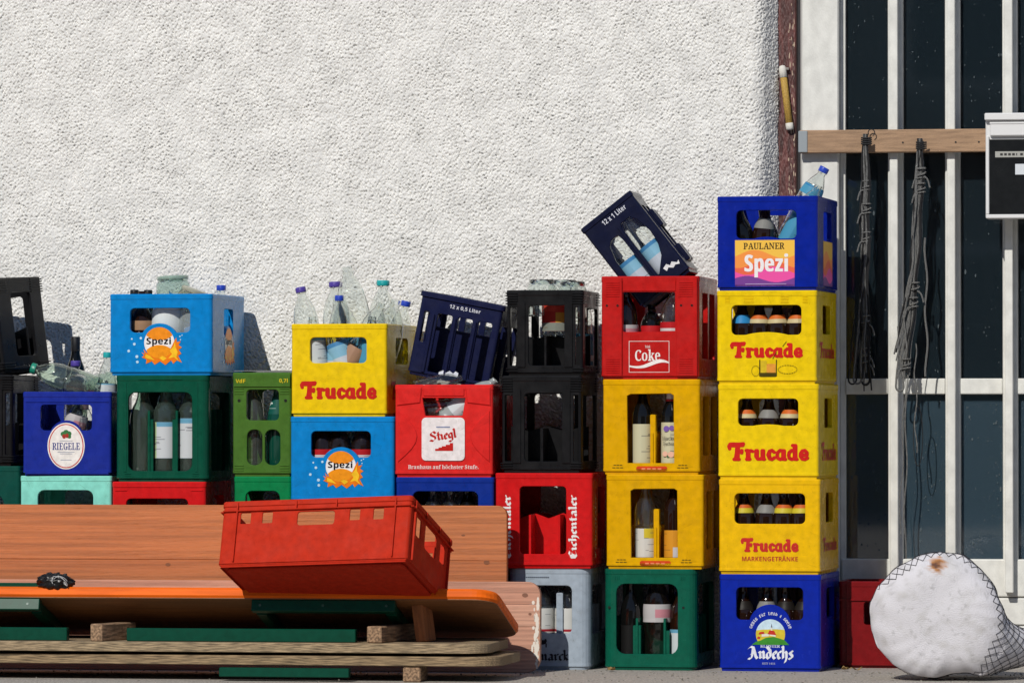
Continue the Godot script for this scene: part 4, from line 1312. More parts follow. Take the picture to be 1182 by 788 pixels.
# ---------------------------------------------------------------- crates lying askew
func build_loose_crates() -> void:
	var xf := Transform3D(Basis(Vector3(0, 0, 1), deg_to_rad(7.0)) * Basis(Vector3.UP, deg_to_rad(-20.0)), Vector3(-1.628, 0.872, 0.262))
	black_crate("tilted", "black slotted crate leaning to one side, topmost against the wall", {"dims": [0, 0, 0, 0, .235, .29, .25], "xf": xf, "slots": [rr(-.045, .05, .06, .245, .014)]})
	# navy crate half sunk in the red white-label crate
	var nv := plastic("#171c3e", 0.42)
	var w := .252
	var h := .252
	var d := .29
	var slots := []
	for s in [[.065, .40, .135, .77], [.235, .06, .415, .77], [.485, .06, .665, .77], [.735, .06, .905, .77]]:
		slots.append(frr(w, h, s, .006))
	xf = Transform3D(Basis(Vector3(0, 0, 1), deg_to_rad(-11.0)) * Basis(Vector3.UP, deg_to_rad(-3.0)), Vector3(-.199, .853, .255))
	var n := crate("tilted", "navy_slatted_crate", "navy crate with tall slots, tipped sideways on the red white-label crate", nv, slots, [rr(-.11, .02, -.02, .19, .008), rr(.02, .02, .11, .19, .008)], {"dims": [0, 0, 0, 0, w, h, d], "xf": xf, "lip": .006, "cells": [1, 4, .135]})
	var st := flat()
	var f := at(0, 0, d / 2)
	for x in [-.080, -.0126, .0504]:
		st = flat()
		rib(st, f, x - .005, .012, x + .005, .19, .006, .002)
		part(n, "upright_rib", st, nv)
	words(n, "12 x 0,5 Liter", "sansb", ink("#d5d8e2"), f, .012, h - .031, .096, .0135, .0012)
	sheet(n, "worn_print", [tail([-.03, .022, -.018, .03, -.008, .024, .002, .032, .014, .026, .02, .034, .03, .03, .028, .018, -.03, .016])], ink("#d5d8e2"), f, .0056)
	# navy crate leaning out of the red cola crate
	w = .185
	h = .30
	d = .22
	var dn := plastic("#161a33", 0.4)
	var o1 := tail([-.058, .05, -.012, .012, -.012, .195, -.016, .217, -.04, .217, -.056, .205, -.068, .16, -.07, .10])
	var o2 := tail([.006, .045, .05, .09, .066, .13, .068, .17, .058, .22, .045, .238, .012, .238, .006, .228])
	xf = Transform3D(Basis(Vector3(0, 0, 1), deg_to_rad(38.0)), Vector3(.455, 1.126, .30))
	n = crate("tilted", "navy_water_crate", "dark navy crate leaning at a slant out of the red cola crate", dn, [o1, o2], [rr(-.085, .05, -.012, .25, .01), rr(.012, .05, .085, .25, .01)], {"dims": [0, 0, 0, 0, w, h, d], "xf": xf, "lip": .003, "cells": [2, 3, .05]})
	st = flat()
	for y in [.07, .20]:
		for sz in [-.07, -.02]: ribp(n, dn, Transform3D(Basis(Vector3(0, 0, -1), Vector3(0, 1, 0), Vector3(1, 0, 0)), Vector3(w / 2, 0, 0)), -sz - .02, y - .03, -sz + .02, y + .03, .012, .003)
	ribp(n, dn, at(0, 0, d / 2), -.004, .01, .004, .235, .004, .001)
	pass
	f = at(0, 0, d / 2)
	words(n, "12 x 1 Liter", "sansb", ink("#d5d8e2"), f, .012, .272, .085, .016, .0012)
	sheet(n, "torn_sticker", [tail([.03, .055, .045, .06, .052, .05, .062, .056, .074, .044, .082, .048, .078, .036, .066, .042, .056, .038, .044, .048, .034, .042])], ink("#e8e8ea"), f)
	# shallow red transport crate tipped up on the bench
	w = .56
	h = .195
	d = .38
	var rr_ := plastic("#bd301c", 0.9)
	var b := Basis(Vector3.UP, deg_to_rad(-8.0)) * Basis(Vector3(0, 0, 1), deg_to_rad(2.2)) * Basis(Vector3(1, 0, 0), deg_to_rad(-21.0))
	xf = Transform3D(b, Vector3(-.417, .336, 1.42) + b * Vector3(0, 0, -d / 2))
	rr_.metallic_specular = 0.15
	var fhs := [rr(-.055, .118, .055, .158, .008)]
	for x in [-.21, -.145, .115, .185]: fhs.append(rr(x - .015, .128, x + .015, .160, .002, 1))
	n = crate("tilted", "red_transport_crate", "shallow red transport crate tipped up on the orange edged table top", rr_, fhs, [rr(-.05, .09, .05, .16, .008), rr(-.13, .10, -.09, .155, .003), rr(.09, .10, .13, .155, .003)], {"dims": [0, 0, 0, 0, w, h, d], "xf": xf, "group": "loose crates", "t": .004, "lip": .003, "r": .01})
	st = flat()
	for s in 4:
		var wide: float = w if s % 2 == 0 else d
		var out: float = (d if s % 2 == 0 else w) / 2
		var bs := Basis(Vector3.UP, PI / 2 * s)
		var pf := Transform3D(bs, bs * Vector3(0, 0, out))
		ribp(n, rr_, pf, -wide / 2 + .002, .163, wide / 2 - .002, .1665, .008, .001)
		for x in [-wide * .42, wide * .42, -.06, .06]:
			ribp(n, rr_, pf, x - .0022, .163 if absf(x) < .07 else .014, x + .0022, .19, .007, .0008)
	pass
	st = flat()
	plate(st, Transform3D(Basis(Vector3(1, 0, 0), PI / 2), Vector3(0, -.004, 0)), rr(-w / 2 + .018, -d / 2 + .018, w / 2 - .018, d / 2 - .018, .02), .010, .003)
	part(n, "foot_plate", st, rr_)

# ---------------------------------------------------------------- tables and benches
func table_top(called: String, label: String, category: String, xf: Transform3D, L: float, W: float, th: float, planks: int, m: Array, rc: float, bev := .003) -> Node3D:
	var n := thing(called, label, category, xf, "folded beer garden tables and benches")
	var outline := rr(-L, 0, 0, W, rc, 8)
	var S := 200.0
	for i in outline.size(): outline[i] *= S
	for k in planks:
		var y0 := W * k / planks + (.0003 if k > 0 else -1.0)
		var y1 := W * (k + 1) / planks - (.0003 if k < planks - 1 else -1.0)
		var strip := PackedVector2Array([Vector2(-L - 1, y0) * S, Vector2(1, y0) * S, Vector2(1, y1) * S, Vector2(-L - 1, y1) * S])
		for p in Geometry2D.intersect_polygons(outline, strip):
			for i in p.size(): p[i] /= S
			var st := flat()
			plate(st, at(0, 0, -0.0004 * (k % 2)), p, th, bev if planks == 1 else minf(bev, .0015))
			part(n, "plank", st, m[k % m.size()])
	return n
func build_benches() -> void:
	var tan_a := wood("#bd713f", "tan_a", "wood", Vector3(.22, 11, 11), .6)
	var tan_b := wood("#b56a3a", "tan_b", "wood", Vector3(.2, 14, 14), .6)
	var pink_a := wood("#c99a82", "pink_a", "wood", Vector3(.3, 14, 14), .75)
	var pink_b := wood("#c29078", "pink_b", "wood", Vector3(.25, 12, 12), .75)
	var orange := wood("#ee6a14", "orange", "wood", Vector3(.5, 6, 6), .5)
	var under := wood("#8a5a34", "under", "wood", Vector3(.5, 8, 8), .6)
	var grey_a := wood("#ac9676", "grey_a", "wood_grey", Vector3(1.6, 22, 22), .85)
	var grey_b := wood("#a08867", "grey_b", "wood_grey", Vector3(1.3, 20, 20), .85)
	var green := std(Color("#054635"), .35)
	green.metallic_specular = .3
	green.albedo_texture = tex["scuff"]
	green.uv1_triplanar = true
	green.uv1_scale = Vector3(3, 3, 3)
	mats["leg_green"] = green
	table_top("table_top", "orange brown table top standing upright against the crates", "table top", Transform3D(Basis(Vector3(1, 0, 0), -.02), Vector3(.004, .0, .60)), 2.2, .487, .026, 3, [tan_a, tan_b], .03)
	var kn := get_child(get_child_count() - 1)
	var spots := []
	for q in [[-1.02, .31, .008, .005], [-.98, .25, .007, .004], [-1.33, .22, .006, .004], [-.06, .32, .009, .006], [-.13, .40, .006, .003], [-1.55, .38, .007, .004], [-.03, .18, .005, .004]]: spots.append(ellipse(q[0], q[1], q[2], q[3], 12))
	sheets(kn, "knot", spots, std(Color("#7a4a2c"), .7), Transform3D(), .0004)
	table_top("bench_top", "worn pinkish bench top standing upright in front of the taller table top", "bench top", Transform3D(Basis(Vector3(1, 0, 0), -.03), Vector3(.114, .002, .668)), 2.2, .264, .028, 4, [pink_a, pink_b], .04)
	kn = get_child(get_child_count() - 1)
	sheets(kn, "knot", [ellipse(-.045, .225, .009, .006, 12), ellipse(-.03, .17, .005, .004, 10), ellipse(-.75, .235, .008, .004, 12)], std(Color("#7a5340"), .7), Transform3D(), .0004)
	var chips := []
	var cr := RandomNumberGenerator.new()
	cr.seed = 5
	for i in 46:
		var yy := cr.randf_range(.01, .21)
		chips.append(ellipse(-.006 - .018 * cr.randf() * cr.randf(), yy, cr.randf_range(.0015, .005), cr.randf_range(.004, .014), 8))
	var worn := sheet(kn, "bare_worn_wood", chips, std(Color("#d8d0c4"), .8), Transform3D(), .0004, 0.00003)
	worn.set_meta("kind", "stuff")
	# the orange varnished one, propped so that its underside shows
	var t := deg_to_rad(15.5)
	var y2 := Vector3(0, sin(t), cos(t))
	var b := Basis(Vector3(1, 0, 0), y2, Vector3(1, 0, 0).cross(y2))
	var W := .48
	var near := Vector3(.070, .232, 1.2)
	var n := table_top("table_top", "orange edged table top sloping under the tipped red crate", "table top", Transform3D(b, near - y2 * W + Vector3(-.006, 0, 0) + y2 * .006), 2.186, W - .012, .004, 1, [under], .065, .001)
	var st := flat()
	plate(st, at(.006, -.006, -.0015), rr(-2.2, 0, 0, W, .07, 8), .031, .007)
	part(n, "varnished_top", st, orange)
	for x in [[-.700, -.285], [-1.9, -1.32]]:
		st = flat()
		box(st, at((x[0] + x[1]) / 2, W - .028, .018), Vector3(x[1] - x[0], .03, .033), .002)
		for e in [x[0] + .02, x[1] - .02]: box(st, at(e, W - .21, .018), Vector3(.03, .29, .03), .002)
		var lg := part(n, "folded_leg", st, green)
		st = flat()
		for e in [.06, .5, .94]:
			plate(st, Transform3D(Basis(Vector3(1, 0, 0), -PI / 2), Vector3(lerpf(x[0], x[1], e), W - .012, .018)), ellipse(0, 0, .004, .004, 10), .001, .0002)
		part(lg, "rivet", st, std(Color(.2, .35, .3), .4))
	# weathered pair lying flat at the front
	var flatb := Basis(Vector3(1, 0, 0), -PI / 2)
	n = table_top("weathered_table", "grey weathered table top lying flat, upper of the two at the front", "table top", Transform3D(flatb, Vector3(.052, .108, 1.25)), 2.2, .45, .027, 2, [grey_a, grey_b], .08, .006)
	for x in [[-2.0, -1.225], [-1.05, -.385]]:
		st = flat(); box(st, at((x[0] + x[1]) / 2, .06, .019), Vector3(x[1] - x[0], .03, .037), .002); part(n, "folded_leg", st, green)
	n = table_top("weathered_table", "grey weathered table top lying flat, lower of the two at the front", "table top", Transform3D(flatb * Basis(Vector3(0, 0, 1), -.012), Vector3(.085, .072, 1.25)), 2.2, .45, .027, 2, [grey_b, grey_a], .09, .006)
	for x in [[-.80, -.425], [-1.95, -1.5]]:
		st = flat(); box(st, at((x[0] + x[1]) / 2, -.010, -.047), Vector3(x[1] - x[0], .03, .026), .002); part(n, "folded_leg", st, green)
	# blocks of wood between them
	var bw := wood("#a8886a", "block", "wood_grey", Vector3(9, 9, 1.2), .85)
	var bb := wood("#a8683c", "block_brown", "wood", Vector3(9, 1.2, 9), .75)
	var blocks := [
		["wooden_block", "square grey timber block lying on the weathered table beside the green bar", Vector3(-.235, .132, 1.06), Vector3(.045, .047, .34), -14.0, 0.0, bw],
		["timber_prop", "brown timber prop standing under the orange edged table top", Vector3(-.148, .166, 1.10), Vector3(.034, .116, .07), -14.0, 8.0, bb],
		["wooden_block", "short grey timber block between two green folded leg bars", Vector3(-1.05, .133, 1.15), Vector3(.04, .05, .18), -20.0, 0.0, bw],
		["timber_block", "small timber spacer between the two weathered table tops", Vector3(-.42, .0765, 1.05), Vector3(.05, .009, .2), 0.0, 0.0, bw],
		["timber_block", "timber block on the ground carrying the lower weathered table", Vector3(-.165, .0222, 1.18), Vector3(.05, .0445, .12), 0.0, 0.0, bw],
		["timber_block", "timber block on the ground under the far end of the weathered tables", Vector3(-1.85, .0222, 1.0), Vector3(.05, .0445, .3), 0.0, 0.0, bw],
	]
	for q in blocks:
		var k := thing(q[0], q[1], "wood block", Transform3D(Basis(Vector3.UP, deg_to_rad(q[4])) * Basis(Vector3(0, 0, 1), deg_to_rad(q[5])), q[2] - Vector3(0, q[3].y / 2, 0)))
		st = flat(); box(st, at(0, q[3].y / 2, 0), q[3], .003); part(k, "timber", st, q[6])
	# green bar and black crumpled net on the orange table top
	n = thing("green_bar", "short dark green metal bar behind the orange table edge", "metal bar", at(-1.55, .2395, 1.12))
	st = flat(); box(st, at(0, .016, 0), Vector3(.62, .03, .03), .002); part(n, "bar", st, green)
	n = thing("black_bag", "small crumpled black bag lying on the orange table edge", "bag", at(-1.215, .254, 1.175))
	var bag := smooth()
	var nz := FastNoiseLite.new()
	nz.seed = 3
	nz.frequency = 1.0
	blob(bag, Vector3(0, .02, 0), Vector3(.052, .026, .03), nz, 2.2, .4, 26)
	bag.index()
	var bm := std(Color(.03, .03, .035), .35)
	part(n, "crumpled_body", bag, bm)
	st = flat()
	for k in 5:
		var pts := []
		for i in 8:
			var a := -1.2 + 2.4 * i / 7.0
			pts.append(Vector3(.02 + .022 * sin(a + k), .024 + .014 * cos(a * 1.3 + k * 1.7), .026 + .006 * cos(a * 2.0 + k)))
		tube(st, pts, .0012, 5)
	part(n, "drawstring", st, std(Color(.7, .7, .7), .6))
func blob(st: SurfaceTool, c: Vector3, r: Vector3, nz: FastNoiseLite, fq: float, amp: float, seg: int) -> void:
	for j in seg:
		for i in seg * 2:
			var q := []
			for e in [[i, j], [i + 1, j], [i + 1, j + 1], [i, j + 1]]:
				var a: float = PI * e[0] / seg
				var t: float = PI * e[1] / seg
				var d := Vector3(sin(t) * cos(a), cos(t), sin(t) * sin(a))
				q.append(c + d * r * (1.0 + amp * nz.get_noise_3dv(d * fq)))
			tri(st, q[0], q[1], q[2], q[0] - c)
			tri(st, q[0], q[2], q[3], q[0] - c)

# ---------------------------------------------------------------- sack in a net
var sack_r := PackedFloat32Array()
func sack_point(th: float, q: float) -> Vector3:
	# q 0..1: front face from its middle to the rim, 1..2: round the side to the back
	var f := fposmod(th / TAU, 1.0) * sack_r.size()
	var i := int(f) % sack_r.size()
	var R := lerpf(sack_r[i], sack_r[(i + 1) % sack_r.size()], smoothstep(0, 1, f - floorf(f)))
	var p := Vector3(cos(th), sin(th), 0)
	if q <= 1.0:
		var z := .014 - .040 * pow(q, 6.0) + .006 * sin(th * 3.0 + 1.0) * q * q + .010 * sin(q * 5.0 + th * 2.0) * q * (1.0 - q) + .0032 * sin(th * 17.0 + q * 9.0 + 2.0 * sin(th * 3.0)) * pow(q, 3.0)
		return p * R * q + Vector3(0, 0, z)
	var s := q - 1.0
	var low := smoothstep(.1, -.5, sin(th))
	var sc := 1.0 + .05 * sin(s * 2.6) - .50 * pow(s, 1.8) * (1.0 - .4 * low)
	var out := p * R * sc + Vector3((.20 * s * maxf(0.0, cos(th)) + .03 * s) * low, -.045 * s * s * (1.0 - low), -.026 - .30 * s)
	out += p * .008 * sin(th * 11.0 + s * 7.0) * (s + .15)
	return out
func hump(a: float, c: float, w: float) -> float:
	var d := absf(wrapf(a - c, -PI, PI)) / w
	return exp(-d * d)
func build_sack() -> void:
	var px := [[75, -22], [72, 8], [63, 32], [45, 57], [25, 71], [0, 75], [-25, 70], [-50, 57], [-73, 34], [-82, 12], [-81, -13], [-73, -36], [-55, -56], [-35, -67], [-10, -71], [12, -66], [30, -64], [46, -68], [60, -58], [70, -42]]
	var N := 72
	for k in N:
		var th := TAU * k / N
		var best := 0.18
		for i in px.size():
			var a := Vector2(px[i][0], px[i][1])
			var b := Vector2(px[(i + 1) % px.size()][0], px[(i + 1) % px.size()][1])
			var hit = Geometry2D.segment_intersects_segment(Vector2.ZERO, Vector2(cos(th), sin(th)) * 200, a, b)
			if hit != null: best = hit.length() / 411.0
		sack_r.append(best)
	var n := thing("netted_sack", "round dirty white sack in black netting with a rust spot", "sack", at(1.305, .182, .98))
	var st := smooth()
	var nz := FastNoiseLite.new()
	nz.seed = 8
	nz.frequency = 1.0
	nz.fractal_octaves = 4
	var seg := 96
	var rings := 90
	for j in rings:
		var q0 := 2.0 * j / rings
		var q1 := 2.0 * (j + 1) / rings
		for i in seg:
			var v := [sack_point(TAU * i / seg, q0), sack_point(TAU * (i + 1) / seg, q0), sack_point(TAU * (i + 1) / seg, q1), sack_point(TAU * i / seg, q1)]
			for k in [0, 2, 1, 0, 3, 2]:
				var p: Vector3 = v[k]
				p.y = maxf(p.y, -.181)
				var c := Color(.585, .575, .605)
				var w := nz.get_noise_3dv(p * 14.0)
				c = c.lerp(Color(.40, .385, .37), clampf(w * 1.2 - .1, 0, .55))
				var w2 := nz.get_noise_3dv(p * 40.0 + Vector3(9, 0, 0))
				c = c.lerp(Color(.24, .23, .225), clampf((w2 - .30) * 1.8, 0, .4))
				var dd := Vector2(p.x + .008, p.y - .148).length() + .016 * nz.get_noise_3dv(p * 75.0)
				if q0 < 1.05 and dd < .026: c = c.lerp(Color(.40, .17, .045), clampf((.026 - dd) / .010, 0, 1))
				if q0 < 1.05 and dd < .014: c = c.lerp(Color(.09, .028, .012), clampf((.014 - dd) / .006, 0, 1))
				st.set_color(c)
				st.add_vertex(p)
	st.index()
	var m := std(Color.WHITE, .7)
	m.vertex_color_use_as_albedo = true
	m.normal_enabled = true
	m.normal_texture = tex["fine_n"]
	m.normal_scale = .5
	m.uv1_triplanar = true
	m.uv1_scale = Vector3(4, 4, 4)
	part(n, "sackcloth", st, m)
	st = flat()
	var cnt := 44
	for k in cnt:
		for sg in [-1.0, 1.0]:
			var pts := []
			for i in 34:
				var th: float = TAU * k / cnt + sg * 1.3 * i / 33.0
				# the net is drawn off most of the front face
				var c := fposmod(th, TAU)
				var q0 := 1.06 - .20 * hump(th, 2.25, .55) - .10 * hump(th, 1.2, .5) - .13 * hump(th, .3, .6) - .22 * hump(th, -.62, .45)
				var q := lerpf(q0, 1.98, i / 33.0)
				var p := sack_point(th, q)
				var nn := Vector3(0, 0, 1) if q < .97 else Vector3(cos(th), sin(th), .5 if q < 1.06 else .0).normalized()
				p += nn * .002
				p.y = maxf(p.y, -.179)
				pts.append(p)
			tube(st, pts, .0008, 4)
	part(n, "netting", st, std(Color(.10, .09, .13), .7))

# ---------------------------------------------------------------- things on the door
func build_door_things() -> void:
	var bw := wood("#a5866a", "bar_wood", "wood", Vector3(1.2, 12, 12), .8)
	var n := thing("wooden_bar", "brown wooden bar fixed across the upright door battens", "bar", at(1.19, 1.549, -.0475))
	var st := flat()
	box(st, at(-.0, .035, 0), Vector3(.772, .070, .028), .003)
	part(n, "timber", st, bw)
	st = flat()
	box(st, at(-.374, .035, .0005), Vector3(.028, .066, .034), .002)
	part(n, "metal_bracket", st, std(Color(.55, .58, .6), .5))
	for x in [-.07, .09, .16]:
		st = flat()
		plate(st, at(0, 0, .0152), ellipse(x, .03, .003, .003, 10), .001, .0002)
		part(n, "screw_head", st, std(Color(.12, .1, .08), .6))
	# letter box
	n = thing("letter_box", "black and white metal letter box on the wooden bar", "letter box", at(1.53, 1.344, .0125))
	var white := std(Color(.85, .85, .85), .3)
	var blk := plastic("#1e2022", .35)
	st = flat()
	box(st, at(0, .1575, -.004), Vector3(.308, .315, .085), .004)
	part(n, "casing", st, white)
	st = flat()
	box(st, at(.0, .125, .040), Vector3(.292, .225, .008), .002)
	part(n, "door_panel", st, blk)
	st = flat()
	box(st, at(0, .305, .047), Vector3(.312, .022, .022), .003)
	part(n, "lid_edge", st, white)
	st = flat()
	box(st, at(0.004, .266, .046), Vector3(.290, .040, .012), .004)
	box(st, at(0.004, .286, .047), Vector3(.290, .006, .014), .001)
	part(n, "flap", st, white)
	st = flat()
	box(st, at(0.0, .006, .041), Vector3(.306, .012, .010), .002)
	for x in [-.148, .148]: box(st, at(x, .13, .041), Vector3(.010, .235, .010), .002)
	part(n, "frame", st, white)
	st = flat()
	box(st, at(-.0, .192, .0445), Vector3(.25, .018, .002), .0003)
	part(n, "paper_strip", st, std(Color(.62, .62, .60), .6))
	var marks := []
	for i in 9: marks.append(rr(-.11 + .012 * i, .1885, -.11 + .012 * i + (.008 if i != 4 else .003), .1955, .0005, 1))
	sheet(n, "handwriting", marks, std(Color(.15, .15, .15), .7), at(0, 0, .0455), .0004)
	st = flat()
	box(st, at(-.015, .147, .0445), Vector3(.10, .032, .002), .0003)
	part(n, "name_plate", st, std(Color(.80, .82, .84), .4))
	# yellow stick hung on the jamb
	n = thing("yellow_stick", "yellow stick with white ends hanging aslant on the brown jamb", "stick", Transform3D(Basis(Vector3(0, 0, 1), .122), Vector3(.772, 1.622, -.078)))
	st = smooth(); lathe(st, [Vector2(0, .016), Vector2(.0105, .017), Vector2(.0105, .168), Vector2(0, .169)], 14); part(n, "rod", st, wood("#c9a24c", "stick", "fine", Vector3(6, 3, 6), .6))
	st = smooth()
	lathe(st, [Vector2(0, 0), Vector2(.009, .001), Vector2(.0118, .005), Vector2(.0118, .022), Vector2(0, .0225)], 14)
	part(n, "end_cap", st, std(Color(.82, .81, .78), .5))
	st = smooth()
	lathe(st, [Vector2(0, .162), Vector2(.0118, .1625), Vector2(.0118, .19), Vector2(.008, .198), Vector2(0, .2)], 14)
	part(n, "end_cap", st, std(Color(.82, .81, .78), .5))
	st = flat()
	box(st, Transform3D(Basis(Vector3(0, 0, 1), -.122), Vector3(.014, .187, -.004)), Vector3(.012, .008, .02), .001)
	part(n, "clip", st, std(Color(.5, .48, .46), .5))
	# cords
	var cm := std(Color(1, 1, 1), .9)
	cm.albedo_texture = tex["cord"]
	cm.uv1_triplanar = true
	cm.uv1_scale = Vector3(34, 34, 34)
	var dk := std(Color(.09, .09, .10), .8)
	var r := RandomNumberGenerator.new()
	r.seed = 77
	for b in 2:
		var top := Vector3(1.012, 1.605, -.022) if b == 0 else Vector3(1.178, 1.590, -.022)
		n = thing("cord_bundle", "shorter grey cord bundle hanging from the bar, curled hook at its top" if b == 0 else "longer grey cord bundle hanging from the bar with a thin trailing end", "cord", Transform3D(Basis(), top))
		var cnt := 12 if b == 0 else 11
		for k in cnt:
			var L := r.randf_range(.62, .78)
			var spread := r.randf_range(-1, 1)
			var ph := r.randf() * 6.0
			var pts := []
			var dz := r.randf_range(-.006, .010)
			for i in 30:
				var u := i / 29.0
				var bulge := .009 + .010 * smoothstep(.0, .3, u) - .004 * smoothstep(.3, .55, u) + .014 * smoothstep(.6, 1.0, u)
				var drift := -.004 * u if b == 0 else -.052 * u * u
				pts.append(Vector3(spread * bulge + drift + .003 * sin(u * 22.0 + ph), -L * u, dz + .004 * cos(u * 17.0 + ph) + .006))
			if r.randf() < .35:   # the strand turns back up in a loop
				var last: Vector3 = pts[pts.size() - 1]
				var sd := 1.0 if r.randf() < .5 else -1.0
				for i in 10:
					var a := PI * i / 9.0
					pts.append(last + Vector3(sd * .012 * (1.0 - cos(a)), -.014 * sin(a), .002))
				for i in 8:
					pts.append(last + Vector3(sd * (.024 - .0025 * i), .026 * i, .002))
			st = flat()
			tube(st, pts, r.randf_range(.0022, .0032), 5)
			part(n, "strand", st, cm if k % 3 != 2 else dk)
		# knots and ends
		for k in 6:
			var y := -r.randf_range(.06, .70)
			var u := -y / .7
			var cx := -.004 * u if b == 0 else -.052 * u * u
			var sd := -1.0 if r.randf() < .6 else 1.0
			var pts := []
			for i in 22:
				var a := TAU * i / 10.0
				pts.append(Vector3(cx + .013 * cos(a), y - .0013 * i + .004 * sin(a * .5), .008 + .011 * sin(a)))
			for i in 6: pts.append(Vector3(cx + sd * (.014 + .0025 * i), y - .03 - .004 * i * i * .3, .016))
			st = flat(); tube(st, pts, .0024, 5); part(n, "knot", st, cm)
		if b == 0:
			var hook := []
			for i in 16:
				var a := -1.2 + i * .33
				hook.append(Vector3(.014 + .010 * cos(a), .004 + .010 * sin(a), .004))
			st = flat(); tube(st, hook, .0016, 5); part(n, "hook", st, dk)
		else:
			for q in [[-.045, -.66, -.052, -1.27, .0022], [-.02, -.62, -.018, -.95, .0018], [.012, -.3, .014, -.72, .003], [-.05, -.7, -.068, -1.20, .0016]]:
				var pts := []
				for i in 20:
					var u := i / 19.0
					pts.append(Vector3(lerpf(q[0], q[2], u) + .004 * sin(u * 14.0 + q[1] * 9.0), lerpf(q[1], q[3], u), .004))
				st = flat(); tube(st, pts, q[4], 5); part(n, "trailing_end", st, cm)
			var lp := []
			for i in 26:
				var a := TAU * i / 25.0
				lp.append(Vector3(-.012 + .014 * sin(a), -.90 + .09 * cos(a), .003))
			st = flat(); tube(st, lp, .0014, 5); part(n, "loose_loop", st, dk)
		st = flat()
		for i in 4: tube(st, [Vector3(-.016, -.012 - .006 * i, .016), Vector3(0, -.014 - .006 * i, .022), Vector3(.016, -.012 - .006 * i, .016)], .0026, 5)
		part(n, "binding", st, dk)

